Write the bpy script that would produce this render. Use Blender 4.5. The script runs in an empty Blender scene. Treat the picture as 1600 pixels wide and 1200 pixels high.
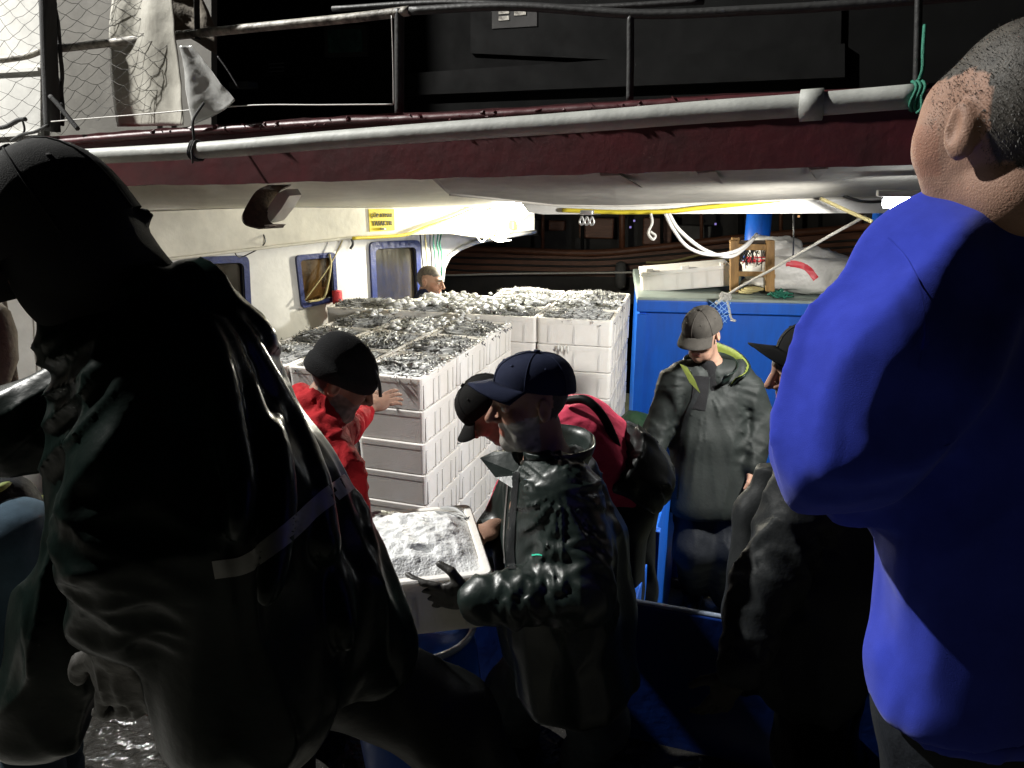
import bpy, bmesh, math, random
import numpy as np
from mathutils import Vector, Matrix, geometry
from mathutils.noise import noise as pnoise

random.seed(7)
rng = np.random.default_rng(7)
SC = bpy.context.scene
COL = SC.collection

# ------------------------------------------------------------------ camera
CAM_Z = 2.45
PITCH = math.radians(16.44)
FPX = 1186.0                       # focal length in pixels of the 1600 px wide photograph
cd = bpy.data.cameras.new('camera')
cam = bpy.data.objects.new('camera', cd)
COL.objects.link(cam)
cam.location = (0, 0, CAM_Z)
cam.rotation_euler = (math.pi / 2 - PITCH, 0, 0)
cd.sensor_width = 36.0
cd.lens = 36.0 * FPX / 1600.0
cd.clip_start = 0.05
cd.clip_end = 400
SC.camera = cam

# ------------------------------------------------------------------ night sky, exposure
wd = bpy.data.worlds.new('World')
SC.world = wd
wd.use_nodes = True
wn = wd.node_tree
bg = wn.nodes['Background']
sky = wn.nodes.new('ShaderNodeTexSky')
sky.sky_type = 'NISHITA'
sky.sun_disc = False
sky.sun_elevation = math.radians(-6)
sky.sun_rotation = math.radians(200)
wn.links.new(sky.outputs[0], bg.inputs[0])
bg.inputs[1].default_value = 0.02
SC.view_settings.view_transform = 'Standard'
SC.view_settings.look = 'None'
SC.view_settings.exposure = 0.0
SC.view_settings.gamma = 1.0
SC.view_settings.use_curve_mapping = False
SC.cycles.use_denoising = True
SC.cycles.max_bounces = 6
SC.cycles.diffuse_bounces = 3
SC.cycles.glossy_bounces = 3
SC.cycles.transmission_bounces = 4
SC.cycles.transparent_max_bounces = 6
SC.cycles.sample_clamp_indirect = 4.0
SC.cycles.caustics_reflective = False
SC.cycles.caustics_refractive = False

# the lamps of the place: deck lamp, strip lamp, quay floodlight (built with their fixtures further down)
LAMP1, LAMP2 = 235.0, 255.0
FLOOD_POS, FLOOD_W = (-8.0, 4.5, 9.4), 9500.0

# ------------------------------------------------------------------ geometry of the view (used to measure real positions)
FW = np.array([0, math.cos(PITCH), -math.sin(PITCH)])
UP = np.array([0, math.sin(PITCH), math.cos(PITCH)])
RT = np.array([1.0, 0, 0])
CP = np.array([0, 0, CAM_Z])
def ray(px, py): return FW + RT * (px - 800) / FPX - UP * (py - 600) / FPX
def W(px, py, d): return CP + ray(px, py) * d                 # point at forward distance d
def onz(px, py, z):
    r = ray(px, py); return CP + r * ((z - CAM_Z) / r[2])
def onp(px, py, p0, n):
    r = ray(px, py); return CP + r * (np.dot(np.asarray(p0) - CP, n) / np.dot(r, n))
def unit(v):
    v = np.asarray(v, float); return v / np.linalg.norm(v)
Z = np.array([0, 0, 1.0])
AX = np.array([math.cos(math.radians(71.5)), math.sin(math.radians(71.5)), 0])   # across the boat, away from the quay
BX = np.array([AX[1], -AX[0], 0])                                                # along the boat, to the right

# ------------------------------------------------------------------ materials
M = {}
def mat(name, col, rough=0.6, metal=0.0, var=0.0, vscale=6.0, bump=0.0, bscale=40.0, col2=None, spec=0.5, coat=0.0, detail=6.0, stretch=None, emit=None, estr=0.0, trans=0.0, alpha=1.0, sheen=0.0, fold=None):
    m = bpy.data.materials.new(name); m.use_nodes = True
    nt = m.node_tree; b = nt.nodes['Principled BSDF']
    b.inputs['Base Color'].default_value = (*col, 1)
    b.inputs['Roughness'].default_value = rough
    b.inputs['Metallic'].default_value = metal
    b.inputs['Specular IOR Level'].default_value = spec
    b.inputs['Coat Weight'].default_value = coat
    b.inputs['Transmission Weight'].default_value = trans
    b.inputs['Alpha'].default_value = alpha
    if sheen: b.inputs['Sheen Weight'].default_value = sheen
    if emit:
        b.inputs['Emission Color'].default_value = (*emit, 1); b.inputs['Emission Strength'].default_value = estr
    tc = nt.nodes.new('ShaderNodeTexCoord'); src = tc.outputs['Object']
    if stretch:
        mp = nt.nodes.new('ShaderNodeMapping'); mp.inputs['Scale'].default_value = stretch
        nt.links.new(src, mp.inputs[0]); src = mp.outputs[0]
    if var or col2:
        n = nt.nodes.new('ShaderNodeTexNoise'); n.inputs['Scale'].default_value = vscale; n.inputs['Detail'].default_value = detail
        n.inputs['Roughness'].default_value = 0.65
        nt.links.new(src, n.inputs['Vector'])
        r = nt.nodes.new('ShaderNodeValToRGB')
        r.color_ramp.elements[0].position = 0.35; r.color_ramp.elements[1].position = 0.68
        c2 = col2 or tuple(max(0, c * (1 - var)) for c in col)
        r.color_ramp.elements[0].color = (*c2, 1); r.color_ramp.elements[1].color = (*col, 1)
        nt.links.new(n.outputs['Fac'], r.inputs[0]); nt.links.new(r.outputs[0], b.inputs['Base Color'])
        mr = nt.nodes.new('ShaderNodeMapRange'); mr.inputs[3].default_value = min(1, rough * 1.25); mr.inputs[4].default_value = rough * 0.85
        nt.links.new(n.outputs['Fac'], mr.inputs[0]); nt.links.new(mr.outputs[0], b.inputs['Roughness'])
    base_n = None
    if fold:
        fs, fscale, fstr, fdist = fold
        mp2 = nt.nodes.new('ShaderNodeMapping'); mp2.inputs['Scale'].default_value = fstr; nt.links.new(tc.outputs['Object'], mp2.inputs[0])
        n3 = nt.nodes.new('ShaderNodeTexNoise'); n3.inputs['Scale'].default_value = fscale; n3.inputs['Detail'].default_value = 1.5; n3.inputs['Distortion'].default_value = .5
        nt.links.new(mp2.outputs[0], n3.inputs['Vector'])
        b3 = nt.nodes.new('ShaderNodeBump'); b3.inputs['Strength'].default_value = fs; b3.inputs['Distance'].default_value = fdist
        nt.links.new(n3.outputs['Fac'], b3.inputs['Height']); nt.links.new(b3.outputs[0], b.inputs['Normal']); base_n = b3.outputs[0]
    if bump:
        n2 = nt.nodes.new('ShaderNodeTexNoise'); n2.inputs['Scale'].default_value = bscale; n2.inputs['Detail'].default_value = 5
        nt.links.new(src, n2.inputs['Vector'])
        bp = nt.nodes.new('ShaderNodeBump'); bp.inputs['Strength'].default_value = bump; bp.inputs['Distance'].default_value = 0.01
        nt.links.new(n2.outputs['Fac'], bp.inputs['Height']); nt.links.new(bp.outputs[0], b.inputs['Normal'])
        if base_n: nt.links.new(base_n, bp.inputs['Normal'])
    M[name] = m
    return m
def mat_attr(name, rough=0.55, attr='tint', bump=0.0, bscale=120, spec=0.4, sss=0.0):
    """colour comes from the mesh's own colour layer (skin, hair, beard, fish backs)"""
    m = bpy.data.materials.new(name); m.use_nodes = True
    nt = m.node_tree; b = nt.nodes['Principled BSDF']
    a = nt.nodes.new('ShaderNodeAttribute'); a.attribute_name = attr
    n = nt.nodes.new('ShaderNodeTexNoise'); n.inputs['Scale'].default_value = 30; n.inputs['Detail'].default_value = 6
    tc = nt.nodes.new('ShaderNodeTexCoord'); nt.links.new(tc.outputs['Object'], n.inputs['Vector'])
    mx = nt.nodes.new('ShaderNodeMix'); mx.data_type = 'RGBA'; mx.blend_type = 'MULTIPLY'; mx.inputs[0].default_value = 0.45
    nt.links.new(a.outputs['Color'], mx.inputs[6]); nt.links.new(n.outputs['Color'], mx.inputs[7])
    hs = nt.nodes.new('ShaderNodeMix'); hs.data_type = 'RGBA'; hs.inputs[0].default_value = 0.7
    nt.links.new(a.outputs['Color'], hs.inputs[6])
    bw = nt.nodes.new('ShaderNodeRGBToBW'); nt.links.new(n.outputs['Color'], bw.inputs[0])
    nt.links.new(bw.outputs[0], mx.inputs[7])
    nt.links.new(mx.outputs[2], b.inputs['Base Color'])
    b.inputs['Roughness'].default_value = rough; b.inputs['Specular IOR Level'].default_value = spec
    if sss:
        b.inputs['Subsurface Weight'].default_value = sss; b.inputs['Subsurface Radius'].default_value = (1, .35, .2); b.inputs['Subsurface Scale'].default_value = 0.006
    if bump:
        n2 = nt.nodes.new('ShaderNodeTexNoise'); n2.inputs['Scale'].default_value = bscale; n2.inputs['Detail'].default_value = 4
        nt.links.new(tc.outputs['Object'], n2.inputs['Vector'])
        bp = nt.nodes.new('ShaderNodeBump'); bp.inputs['Strength'].default_value = bump; bp.inputs['Distance'].default_value = 0.004
        nt.links.new(n2.outputs['Fac'], bp.inputs['Height']); nt.links.new(bp.outputs[0], b.inputs['Normal'])
    M[name] = m
    return m

mat('white_paint', (.79, .78, .74), .45, var=.28, vscale=2.2, bump=.25, bscale=14, detail=9)
mat('cream_paint', (.76, .73, .61), .5, var=.3, vscale=2.6, bump=.3, bscale=12, detail=9)
mat('panel_grey', (.20, .19, .17), .6, var=.3, vscale=3, bump=.3, bscale=12)
mat('grey_paint', (.45, .43, .38), .85, var=.3, vscale=3, bump=.3, bscale=12, spec=.15)
mat('red_paint', (.080, .011, .015), .45, col2=(.045, .008, .010), vscale=5, bump=.35, bscale=14, detail=9)
mat('dark_steel', (.035, .035, .035), .5, var=.5, vscale=8, bump=.3)
mat('dark_deck', (.035, .036, .036), .35, var=.5, vscale=3, bump=.6, bscale=25)
mat('rail_paint', (.55, .52, .45), .5, col2=(.05, .04, .035), vscale=14, bump=.5, bscale=40, detail=10)
mat('pipe_grey', (.46, .47, .44), .55, var=.35, vscale=5, bump=.2, bscale=30)
mat('rope_dark', (.03, .03, .03), .8, bump=.5, bscale=200)
mat('rope_white', (.62, .60, .55), .8, var=.3, vscale=40, bump=.8, bscale=220)
mat('rope_yellow', (.65, .52, .03), .6, bump=.4, bscale=200)
mat('rope_straw', (.42, .36, .17), .8, bump=.6, bscale=200)
mat('rope_green', (.02, .17, .11), .7, bump=.6, bscale=200)
mat('hose_white', (.60, .58, .55), .4)
mat('cable_black', (.02, .02, .02), .45)
mat('frame_blue', (.025, .04, .16), .4, var=.4, vscale=20, bump=.4)
mat('glass_brown', (.075, .04, .012), .12, var=.3, vscale=3)
mat('glass_grey', (.07, .06, .045), .1, var=.5, vscale=3)
mat('foam', (.90, .87, .83), .75, col2=(.74, .70, .64), vscale=2.2, detail=10, bump=.16, bscale=150)
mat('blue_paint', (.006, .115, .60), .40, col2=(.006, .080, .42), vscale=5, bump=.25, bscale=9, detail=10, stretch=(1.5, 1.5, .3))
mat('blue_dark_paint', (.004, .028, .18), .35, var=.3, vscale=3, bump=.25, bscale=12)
mat('deck_olive', (.12, .13, .09), .3, var=.4, vscale=6, bump=.5)
mat('wet_deck', (.030, .029, .027), .09, var=.5, vscale=5, bump=.5, bscale=60, fold=(.9, 11, (1, 1, 1), .03))
mat('wet_wood', (.20, .17, .13), .25, var=.4, vscale=5, bump=.6, stretch=(1, 6, 1))
mat('concrete', (.17, .165, .14), .5, var=.4, vscale=8, bump=.6, bscale=60)
mat('wood', (.40, .22, .07), .55, var=.45, vscale=4, bump=.5, bscale=30, stretch=(6, 6, 1))
mat('wood_hull', (.15, .056, .028), .5, var=.5, vscale=5, bump=.3, stretch=(1, 1, 6))
mat('rust', (.11, .075, .05), .8, col2=(.035, .028, .024), vscale=22, bump=.6, bscale=60)
mat('plastic_bag', (.72, .70, .66), .4, var=.12, vscale=8, bump=.8, bscale=26)
mat('plastic_sheet', (.52, .50, .44), .3, var=.3, vscale=4, bump=.6, bscale=12, trans=.0)
mat('red_print', (.62, .03, .05), .45)
mat('sign_yellow', (.75, .60, .02), .45, var=.2, vscale=10)
mat('letter_black', (.012, .012, .012), .5)
mat('glove_red', (.62, .05, .06), .6, bump=.4)
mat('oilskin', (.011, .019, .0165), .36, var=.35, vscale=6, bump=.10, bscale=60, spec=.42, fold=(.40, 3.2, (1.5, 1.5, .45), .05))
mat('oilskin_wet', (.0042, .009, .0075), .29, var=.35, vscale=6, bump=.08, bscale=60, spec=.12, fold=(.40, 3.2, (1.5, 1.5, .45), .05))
mat('oilskin_matte', (.015, .019, .0175), .62, var=.4, vscale=8, bump=.12, bscale=70, spec=.25, fold=(.40, 3.2, (1.5, 1.5, .45), .05))
mat('oilskin_black', (.008, .009, .009), .45, var=.4, vscale=6, bump=.1, bscale=60, spec=.12, fold=(.40, 3.2, (1.5, 1.5, .45), .05))
mat('oilskin_grey', (.016, .018, .019), .55, var=.35, vscale=6, bump=.15, bscale=90, spec=.12, fold=(.40, 3.2, (1.5, 1.5, .45), .05))
mat('band_grey', (.19, .19, .185), .4, var=.2, vscale=20)
mat('trouser_dark', (.010, .012, .016), .7, bump=.2, bscale=120, spec=.2, fold=(.7, 7, (1.4, 1.4, .7), .04))
mat('trouser_grey', (.06, .075, .085), .7, var=.3, vscale=10, bump=.2, bscale=120, spec=.2, fold=(.7, 7, (1.4, 1.4, .7), .04))
mat('denim', (.05, .09, .13), .9, var=.45, vscale=7, bump=.25, bscale=500, spec=.2, fold=(.6, 8, (1, 1, 1), .03))
mat('knit_black', (.012, .012, .013), .95, bump=.5, bscale=330, spec=.15)
mat('cap_navy', (.010, .014, .035), .85, bump=.25, bscale=500, spec=.15)
mat('cap_black', (.006, .006, .006), .85, bump=.25, bscale=500, spec=.15)
mat('cap_grey', (.042, .038, .033), .85, var=.3, vscale=20, bump=.25, bscale=500, spec=.15)
mat('lining_green', (.12, .15, .02), .7, bump=.3)
mat('fleece_red', (.42, .012, .018), .85, var=.2, vscale=30, bump=.25, bscale=200, spec=.2, fold=(.7, 8, (1.4, 1.4, .6), .04))
mat('shirt_pink', (.50, .045, .09), .9, var=.2, vscale=30, bump=.2, bscale=200, spec=.2, fold=(.7, 9, (.7, 1.4, 1.2), .04))
mat('shirt_blue', (.024, .041, .37), .95, var=.14, vscale=40, bump=.12, bscale=800, sheen=.10, spec=.12, fold=(.7, 4.5, (1.6, 1.6, .5), .05))
mat('boot', (.02, .02, .018), .3, bump=.3)
mat('glove_dark', (.03, .028, .025), .5, bump=.4)
mat('ice', (.86, .87, .87), .3, var=.08, vscale=60, bump=.5, bscale=160)
mat('metal_bright', (.6, .6, .58), .35, metal=.8)
mat('orange', (.6, .07, .015), .5)
mat('lamp_white', (.8, .8, .78), .4)
mat('bulb', (1, 1, 1), .3, emit=(1.0, .93, .68), estr=60)
mat('bulb_cool', (1, 1, 1), .3, emit=(.95, .98, 1.0), estr=60)
mat('bulb_dim', (.2, .2, .4), .3, emit=(.45, .35, 1.0), estr=.5)
mat('bulb_warm', (.3, .2, .1), .3, emit=(1.0, .55, .25), estr=.7)
mat('screen_green', (.05, .12, .10), .15, var=.6, vscale=10)
mat('far_dark', (.02, .018, .017), .7, var=.4, vscale=4)
mat('far_grey', (.10, .10, .10), .7, var=.4, vscale=4)
mat('green_tarp', (.015, .05, .02), .6, bump=.5)
mat('water_dark', (.004, .004, .004), .06, bump=.5, bscale=2.2)
mat('deckhouse_dark', (.004, .004, .004), .8, spec=.1, var=.3, vscale=3)
mat('deckhouse_grey', (.009, .009, .009), .8, spec=.1, var=.4, vscale=3)
mat('casing_top', (.30, .36, .33), .4, var=.3, vscale=5)
mat('edge_worn', (.35, .42, .55), .3, var=.4, vscale=20, bump=.3)
mat('plastic_clear', (.70, .70, .68), .12, bump=.5, bscale=14, trans=.35, spec=.8)
mat('canvas_brown', (.22, .19, .15), .8, var=.4, vscale=6, bump=.5)
mat('fish_white', (.72, .72, .68), .3)
mat('net_blue', (.25, .45, .75), .6)
mat('hair_grey', (.05, .045, .038), .55, var=.5, vscale=300)
mat('net_dark', (.03, .028, .024), .8)
mat('zip', (.25, .25, .24), .35, metal=.6)
mat('stripe_green', (.03, .5, .32), .4)
mat_attr('skin', .6, bump=.3, bscale=420, spec=.3, sss=.06)
mat_attr('fish_skin', .48, spec=.35)

b_ = M['foam'].node_tree.nodes['Principled BSDF']; b_.inputs['Subsurface Weight'].default_value = .35; b_.inputs['Subsurface Radius'].default_value = (1, .92, .85); b_.inputs['Subsurface Scale'].default_value = .035

# ------------------------------------------------------------------ objects
ORG = {}
def obj(name, V, F, material, parent=None, smooth=False, mats=None, fmat=None, origin=None, tint=None):
    V = np.asarray(V, float).reshape(-1, 3)
    lo, hi = V.min(0), V.max(0)
    org = np.array(origin if origin is not None else ((lo[0] + hi[0]) / 2, (lo[1] + hi[1]) / 2, lo[2]), float)
    me = bpy.data.meshes.new(name)
    me.from_pydata((V - org).tolist(), [], F if isinstance(F, list) else F.tolist())
    if mats:
        for k in mats: me.materials.append(M[k])
        if fmat is not None: me.polygons.foreach_set('material_index', np.asarray(fmat, np.int32))
    else:
        me.materials.append(M[material])
    if smooth: me.polygons.foreach_set('use_smooth', np.ones(len(me.polygons), bool))
    if tint is not None:
        a = me.color_attributes.new('tint', 'FLOAT_COLOR', 'POINT')
        t = np.ones((len(V), 4), np.float32); t[:, :3] = tint
        a.data.foreach_set('color', t.ravel())
    me.update()
    o = bpy.data.objects.new(name, me); COL.objects.link(o)
    ORG[o.name] = org
    if parent is not None:
        o.parent = parent; o.location = org - ORG[parent.name]
    else:
        o.location = org
    return o
def thing(name, label, cat, loc, group=None):
    o = bpy.data.objects.new(name, None); COL.objects.link(o); o.empty_display_size = .05
    o.location = loc; ORG[o.name] = np.array(loc, float)
    return tag(o, label, cat, group)
def tag(o, label=None, cat=None, group=None, kind=None):
    if label: o['label'] = label
    if cat: o['category'] = cat
    if group: o['group'] = group
    if kind: o['kind'] = kind
    return o

class MB:
    """collects simple shapes into one mesh"""
    def __init__(s): s.v = []; s.f = []; s.n = 0; s.m = []; s.cur = 0
    def add(s, V, F):
        V = np.asarray(V, float).reshape(-1, 3)
        s.v.append(V); s.f += [tuple(int(i) + s.n for i in f) for f in F]; s.m += [s.cur] * len(F); s.n += len(V)
        return s
    def box(s, c, u, v, w):
        """box by centre and three half-axis vectors"""
        c, u, v, w = (np.asarray(q, float) for q in (c, u, v, w))
        if np.dot(np.cross(u, v), w) < 0: u = -u
        V = [c + a * u + b * v + d * w for d in (-1, 1) for b in (-1, 1) for a in (-1, 1)]
        return s.add(V, [(0, 2, 3, 1), (4, 5, 7, 6), (0, 1, 5, 4), (2, 6, 7, 3), (0, 4, 6, 2), (1, 3, 7, 5)])
    def bbox(s, c, u, v, w, b=.004):
        """box with chamfered edges"""
        c, u, v, w = (np.asarray(q, float) for q in (c, u, v, w))
        bm = bmesh.new(); bmesh.ops.create_cube(bm, size=2)
        L = [np.linalg.norm(q) for q in (u, v, w)]
        for q in bm.verts: q.co = Vector((q.co.x * L[0], q.co.y * L[1], q.co.z * L[2]))
        bmesh.ops.bevel(bm, geom=bm.edges[:], offset=min(b, min(L) * .6), segments=2, profile=.5, affect='EDGES')
        R = np.array([unit(u), unit(v), unit(w)])
        if np.linalg.det(R) < 0: R[0] = -R[0]
        bm.verts.ensure_lookup_table(); bm.verts.index_update()
        V = np.array([q.co[:] for q in bm.verts]) @ R + c
        F = [[q.index for q in f.verts] for f in bm.faces]; bm.free()
        return s.add(V, F)
    def tube(s, pts, r, n=8, cap=True, closed=False):
        P = np.asarray(pts, float); m = len(P)
        R = np.full(m, r, float) if np.isscalar(r) else np.asarray(r, float)
        T = np.zeros_like(P)
        if closed: T = np.roll(P, -1, 0) - np.roll(P, 1, 0)
        else:
            T[1:-1] = P[2:] - P[:-2]; T[0] = P[1] - P[0]; T[-1] = P[-1] - P[-2]
        T /= np.maximum(np.linalg.norm(T, axis=1), 1e-9)[:, None]
        a = np.cross(T[0], Z)
        if np.linalg.norm(a) < 1e-3: a = np.cross(T[0], RT)
        a = unit(a); V = []
        for i in range(m):
            a = a - T[i] * np.dot(a, T[i])
            a = unit(a) if np.linalg.norm(a) > 1e-6 else unit(np.cross(T[i], [.3, .5, .8]))
            b = np.cross(T[i], a)
            for k in range(n):
                t = 2 * math.pi * k / n; V.append(P[i] + R[i] * (math.cos(t) * a + math.sin(t) * b))
        F = []
        for i in range(m if closed else m - 1):
            j = (i + 1) % m
            for k in range(n):
                l = (k + 1) % n; F.append((i * n + k, i * n + l, j * n + l, j * n + k))
        if cap and not closed:
            F.append(tuple(range(n - 1, -1, -1))); F.append(tuple((m - 1) * n + k for k in range(n)))
        return s.add(V, F)
    def prism(s, loop, off, holes=()):
        """flat outline (3-D points) with optional holes, extruded by the vector off"""
        off = np.asarray(off, float)
        loops = [np.asarray(loop, float)] + [np.asarray(h, float) for h in holes]
        tris = geometry.tessellate_polygon([[Vector(p) for p in L] for L in loops])
        P = np.concatenate(loops); n = len(P)
        V = np.concatenate([P, P + off])
        F = []
        for t in tris:
            nrm = np.cross(P[t[1]] - P[t[0]], P[t[2]] - P[t[0]])
            if np.dot(nrm, off) > 0: t = (t[0], t[2], t[1])
            F.append(tuple(t)); F.append((t[0] + n, t[2] + n, t[1] + n))
        b = 0
        for L in loops:
            k = len(L)
            for i in range(k):
                j = (i + 1) % k; F.append((b + i, b + j, b + j + n, b + i + n))
            b += k
        return s.add(V, F)
    def build(s, name, material, parent=None, smooth=False, mats=None, fix=True, origin=None):
        o = obj(name, np.concatenate(s.v), s.f, material, parent, smooth, mats, s.m if mats else None, origin)
        if fix:
            bm = bmesh.new(); bm.from_mesh(o.data); bmesh.ops.recalc_face_normals(bm, faces=bm.faces[:]); bm.to_mesh(o.data); bm.free()
        return o
def spline(pts, n=8):
    """Catmull-Rom through the points"""
    P = np.asarray(pts, float); P = np.vstack([2 * P[0] - P[1], P, 2 * P[-1] - P[-2]]); out = []
    for i in range(1, len(P) - 2):
        for k in range(n):
            t = k / n
            out.append(.5 * ((2 * P[i]) + (-P[i - 1] + P[i + 1]) * t + (2 * P[i - 1] - 5 * P[i] + 4 * P[i + 1] - P[i + 2]) * t * t + (-P[i - 1] + 3 * P[i] - 3 * P[i + 1] + P[i + 2]) * t ** 3))
    out.append(P[-2]); return np.array(out)
def cat(name, pts, r, material, label, c, n=6, group=None, parent=None, sm=10):
    """rope / cable / hose through traced points"""
    o = MB().tube(spline(pts, sm), r, n).build(name, material, parent, smooth=True, fix=False)
    return tag(o, label, c, group) if label else o
# ================================================================== ground, water
def slab(name, x0, x1, y0, y1, z0, z1, material, kind='structure'):
    o = MB().box(((x0 + x1) / 2, (y0 + y1) / 2, (z0 + z1) / 2), ((x1 - x0) / 2, 0, 0), (0, (y1 - y0) / 2, 0), (0, 0, (z1 - z0) / 2)).build(name, material)
    return tag(o, kind=kind)
slab('water', -90, 90, 1.5, 160, -1.3, -0.95, 'water_dark')
slab('quay', -9, 9, -6, 1.42, -1.3, 0.85, 'concrete')

# ================================================================== the fishing boat
boat = thing('fishing_boat', 'white and dark red fishing boat along the quay, its covered deck lit by lamps', 'fishing boat', (0, 4, 0))
def part(mb, name, material, parent=None, **k): return mb.build(name, material, parent or boat, **k)

# decks: a low side deck by the quay and the working deck behind the blue board
panel0 = onz(1060, 953, .93)                       # top edge of the blue board in front of the standing man
def bpt(p0, s, z): q = p0 + BX * s; return np.array([q[0], q[1], z])
m_ = MB().prism([bpt(panel0, -4, .36), bpt(panel0, 3, .36), (4.5, 1.45, .36), (-4.5, 1.45, .36)], (0, 0, -.5))
part(m_, 'side_deck', 'wet_deck')
pa, pb = panel0 - BX * 4 + AX * .03, panel0 + BX * 3 + AX * .03
m_ = MB().prism([(pa[0], pa[1], 0), (pb[0], pb[1], 0), (pb[0] + AX[0] * 5.5, pb[1] + AX[1] * 5.5, 0), (pa[0] + AX[0] * 5.5, pa[1] + AX[1] * 5.5, 0)], (0, 0, -.4))
part(m_, 'deck', 'deck_olive')

# ---- cabin wall with three windows and the arched opening at its end
WN = np.array([math.sin(math.radians(50)), -math.cos(math.radians(50)), 0]); WD = np.array([-WN[1], WN[0], 0])
W0 = np.array([-.80, 6.35, 0])
def wp(px, py): return onp(px, py, W0, WN)
def wz(s, z): q = W0 + WD * s; return np.array([q[0], q[1], z])
def rloop(c, r, n=5):
    c = [np.asarray(q, float) for q in c]; out = []
    for i in range(len(c)):
        a, b, d = c[i - 1], c[i], c[(i + 1) % len(c)]
        p, q = b + unit(a - b) * r, b + unit(d - b) * r
        for k in range(n + 1):
            t = k / n; out.append((1 - t) ** 2 * p + 2 * t * (1 - t) * b + t * t * q)
    return out
wins = [([(288, 405), (384, 402), (389, 505), (300, 520)], .05, 'glass_grey'),
        ([(462, 401), (520, 396), (524, 468), (471, 479)], .035, 'glass_brown'),
        ([(578, 381), (652, 378), (656, 482), (583, 492)], .05, 'glass_grey')]
sr = np.dot(wp(690, 440) - W0, WD)
arch = [wp(*q) for q in [(689, 440), (691, 418), (700, 400), (717, 388), (742, 378), (772, 372), (800, 367), (835, 362)]]
out_ = [wz(-5.2, 0), wz(sr, 0)] + arch + [wz(np.dot(arch[-1] - W0, WD), 2.5), wz(-5.2, 2.5)]
holes = [rloop([wp(*q) for q in w[0]], w[1]) for w in wins]
wall = part(MB().prism(out_, -WN * .07, holes), 'cabin_wall', 'white_paint')
part(MB().tube([q + WN * .012 for q in arch], .022, 6), 'arch_trim', 'white_paint', smooth=True)
for (w, r, g), hl in zip(wins, holes):
    c = sum(hl) / len(hl)
    inner = [c + (q - c) * .86 for q in hl]; outer = [c + (q - c) * 1.06 for q in hl]
    fr = part(MB().prism([q + WN * .022 for q in outer], -WN * .06, [[q + WN * .022 for q in inner]]), 'window', 'frame_blue')
    MB().prism([q - WN * .02 for q in inner], -WN * .012).build('pane', g, fr)
    MB().tube([q + WN * .003 for q in inner] , .007, 5, closed=True).build('gasket', 'cable_black', fr, smooth=True)
# dark cabin inside, behind the panes
m_ = MB().box(wz(-2.2, 1.2) - WN * .9, WD * 2.9, WN * .02, (0, 0, 1.2)); part(m_, 'cabin_back_wall', 'far_dark')
# bits seen through the first window: a pale shelf and a brown curtain
c1 = sum(holes[0]) / len(holes[0])
part(MB().box(c1 - WN * .10 - WD * .02 + Z * .09, WD * .10, WN * .004, Z * .06), 'cabin_poster', 'far_grey')
for k in range(3): part(MB().box(c1 - WN * .09 + WD * (-.09 + .07 * k) + Z * .08, WD * .022, WN * .006, Z * .028), 'poster_print', 'glass_grey')
c3 = sum(holes[2]) / len(holes[2])
part(MB().box(c3 - WN * .2 + WD * .08, WD * .07, WN * .01, Z * .4), 'cabin_curtain', 'green_tarp')

# ---- pipe line, red fender beam
Pl, Pr = W(0, 252, 4.15), W(1432, 152, 2.45)
dP = unit(Pr - Pl); dPh = unit([dP[0], dP[1], 0]); nB = np.array([dPh[1], -dPh[0], 0])   # nB faces the quay
if nB[1] > 0: nB = -nB
B0 = Pl - nB * .12
def bp_(px, py, off=0.0): return onp(px, py, B0 - nB * off, nB)
beam = [(62, 214), (200, 204), (360, 193), (520, 182), (700, 174), (900, 162), (1040, 152), (1250, 142), (1460, 130), (1600, 120), (2300, 68),
        (2300, 200), (1600, 246), (1445, 257), (1240, 263), (1040, 268), (850, 274), (690, 279), (460, 285), (200, 291), (104, 296), (14, 442), (-60, 520), (-60, 390), (0, 302)]
BL = [bp_(*q) for q in beam]
# the beam is built with a wavy, dented upper edge
def densify(L, step=.05):
    out = []
    for i in range(len(L)):
        a, b = L[i], L[(i + 1) % len(L)]; n = max(1, int(np.linalg.norm(b - a) / step))
        out += [a + (b - a) * k / n for k in range(n)]
    return out
BD = [q + Z * .006 * pnoise(Vector(q * 7)) + Z * .004 * pnoise(Vector(q * 25)) for q in densify(BL)]
rb = part(MB().prism(BD, -nB * .28), 'fender_beam', 'red_paint')
# raised rim along the beam top, broken in places like flaking paint
rim = [bp_(*q) + nB * .004 for q in [(64, 226), (200, 214), (360, 203), (520, 192), (700, 184), (900, 172), (1040, 163), (1250, 152), (1460, 142)]]
rim = spline(rim, 24)
rim = np.array([q + Z * .002 * pnoise(Vector(q * 30)) + nB * (.002 + .003 * pnoise(Vector(q * 18))) for q in rim])
part(MB().tube(rim, .02, 7), 'beam_rim', 'red_paint', smooth=True)
# scab-like flakes on the rim
m_ = MB()
for k in range(60):
    q = rim[int(rng.integers(30, len(rim) - 40))] + nB * .014 + Z * rng.uniform(-.012, .02)
    s = rng.uniform(.006, .018); a = rng.uniform(0, 6.3, 3)
    V = [q + np.array([math.cos(t + a[0]) * s * (1 + .4 * math.sin(3 * t + a[1])), rng.uniform(-.004, .004), math.sin(t + a[2]) * s * .7]) for t in np.linspace(0, 6.28, 6)[:-1]]
    V.append(q + nB * .01); m_.add(V, [(i, (i + 1) % 5, 5) for i in range(5)])
tag(part(m_, 'paint_flakes', 'red_paint'), kind='stuff')

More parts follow.
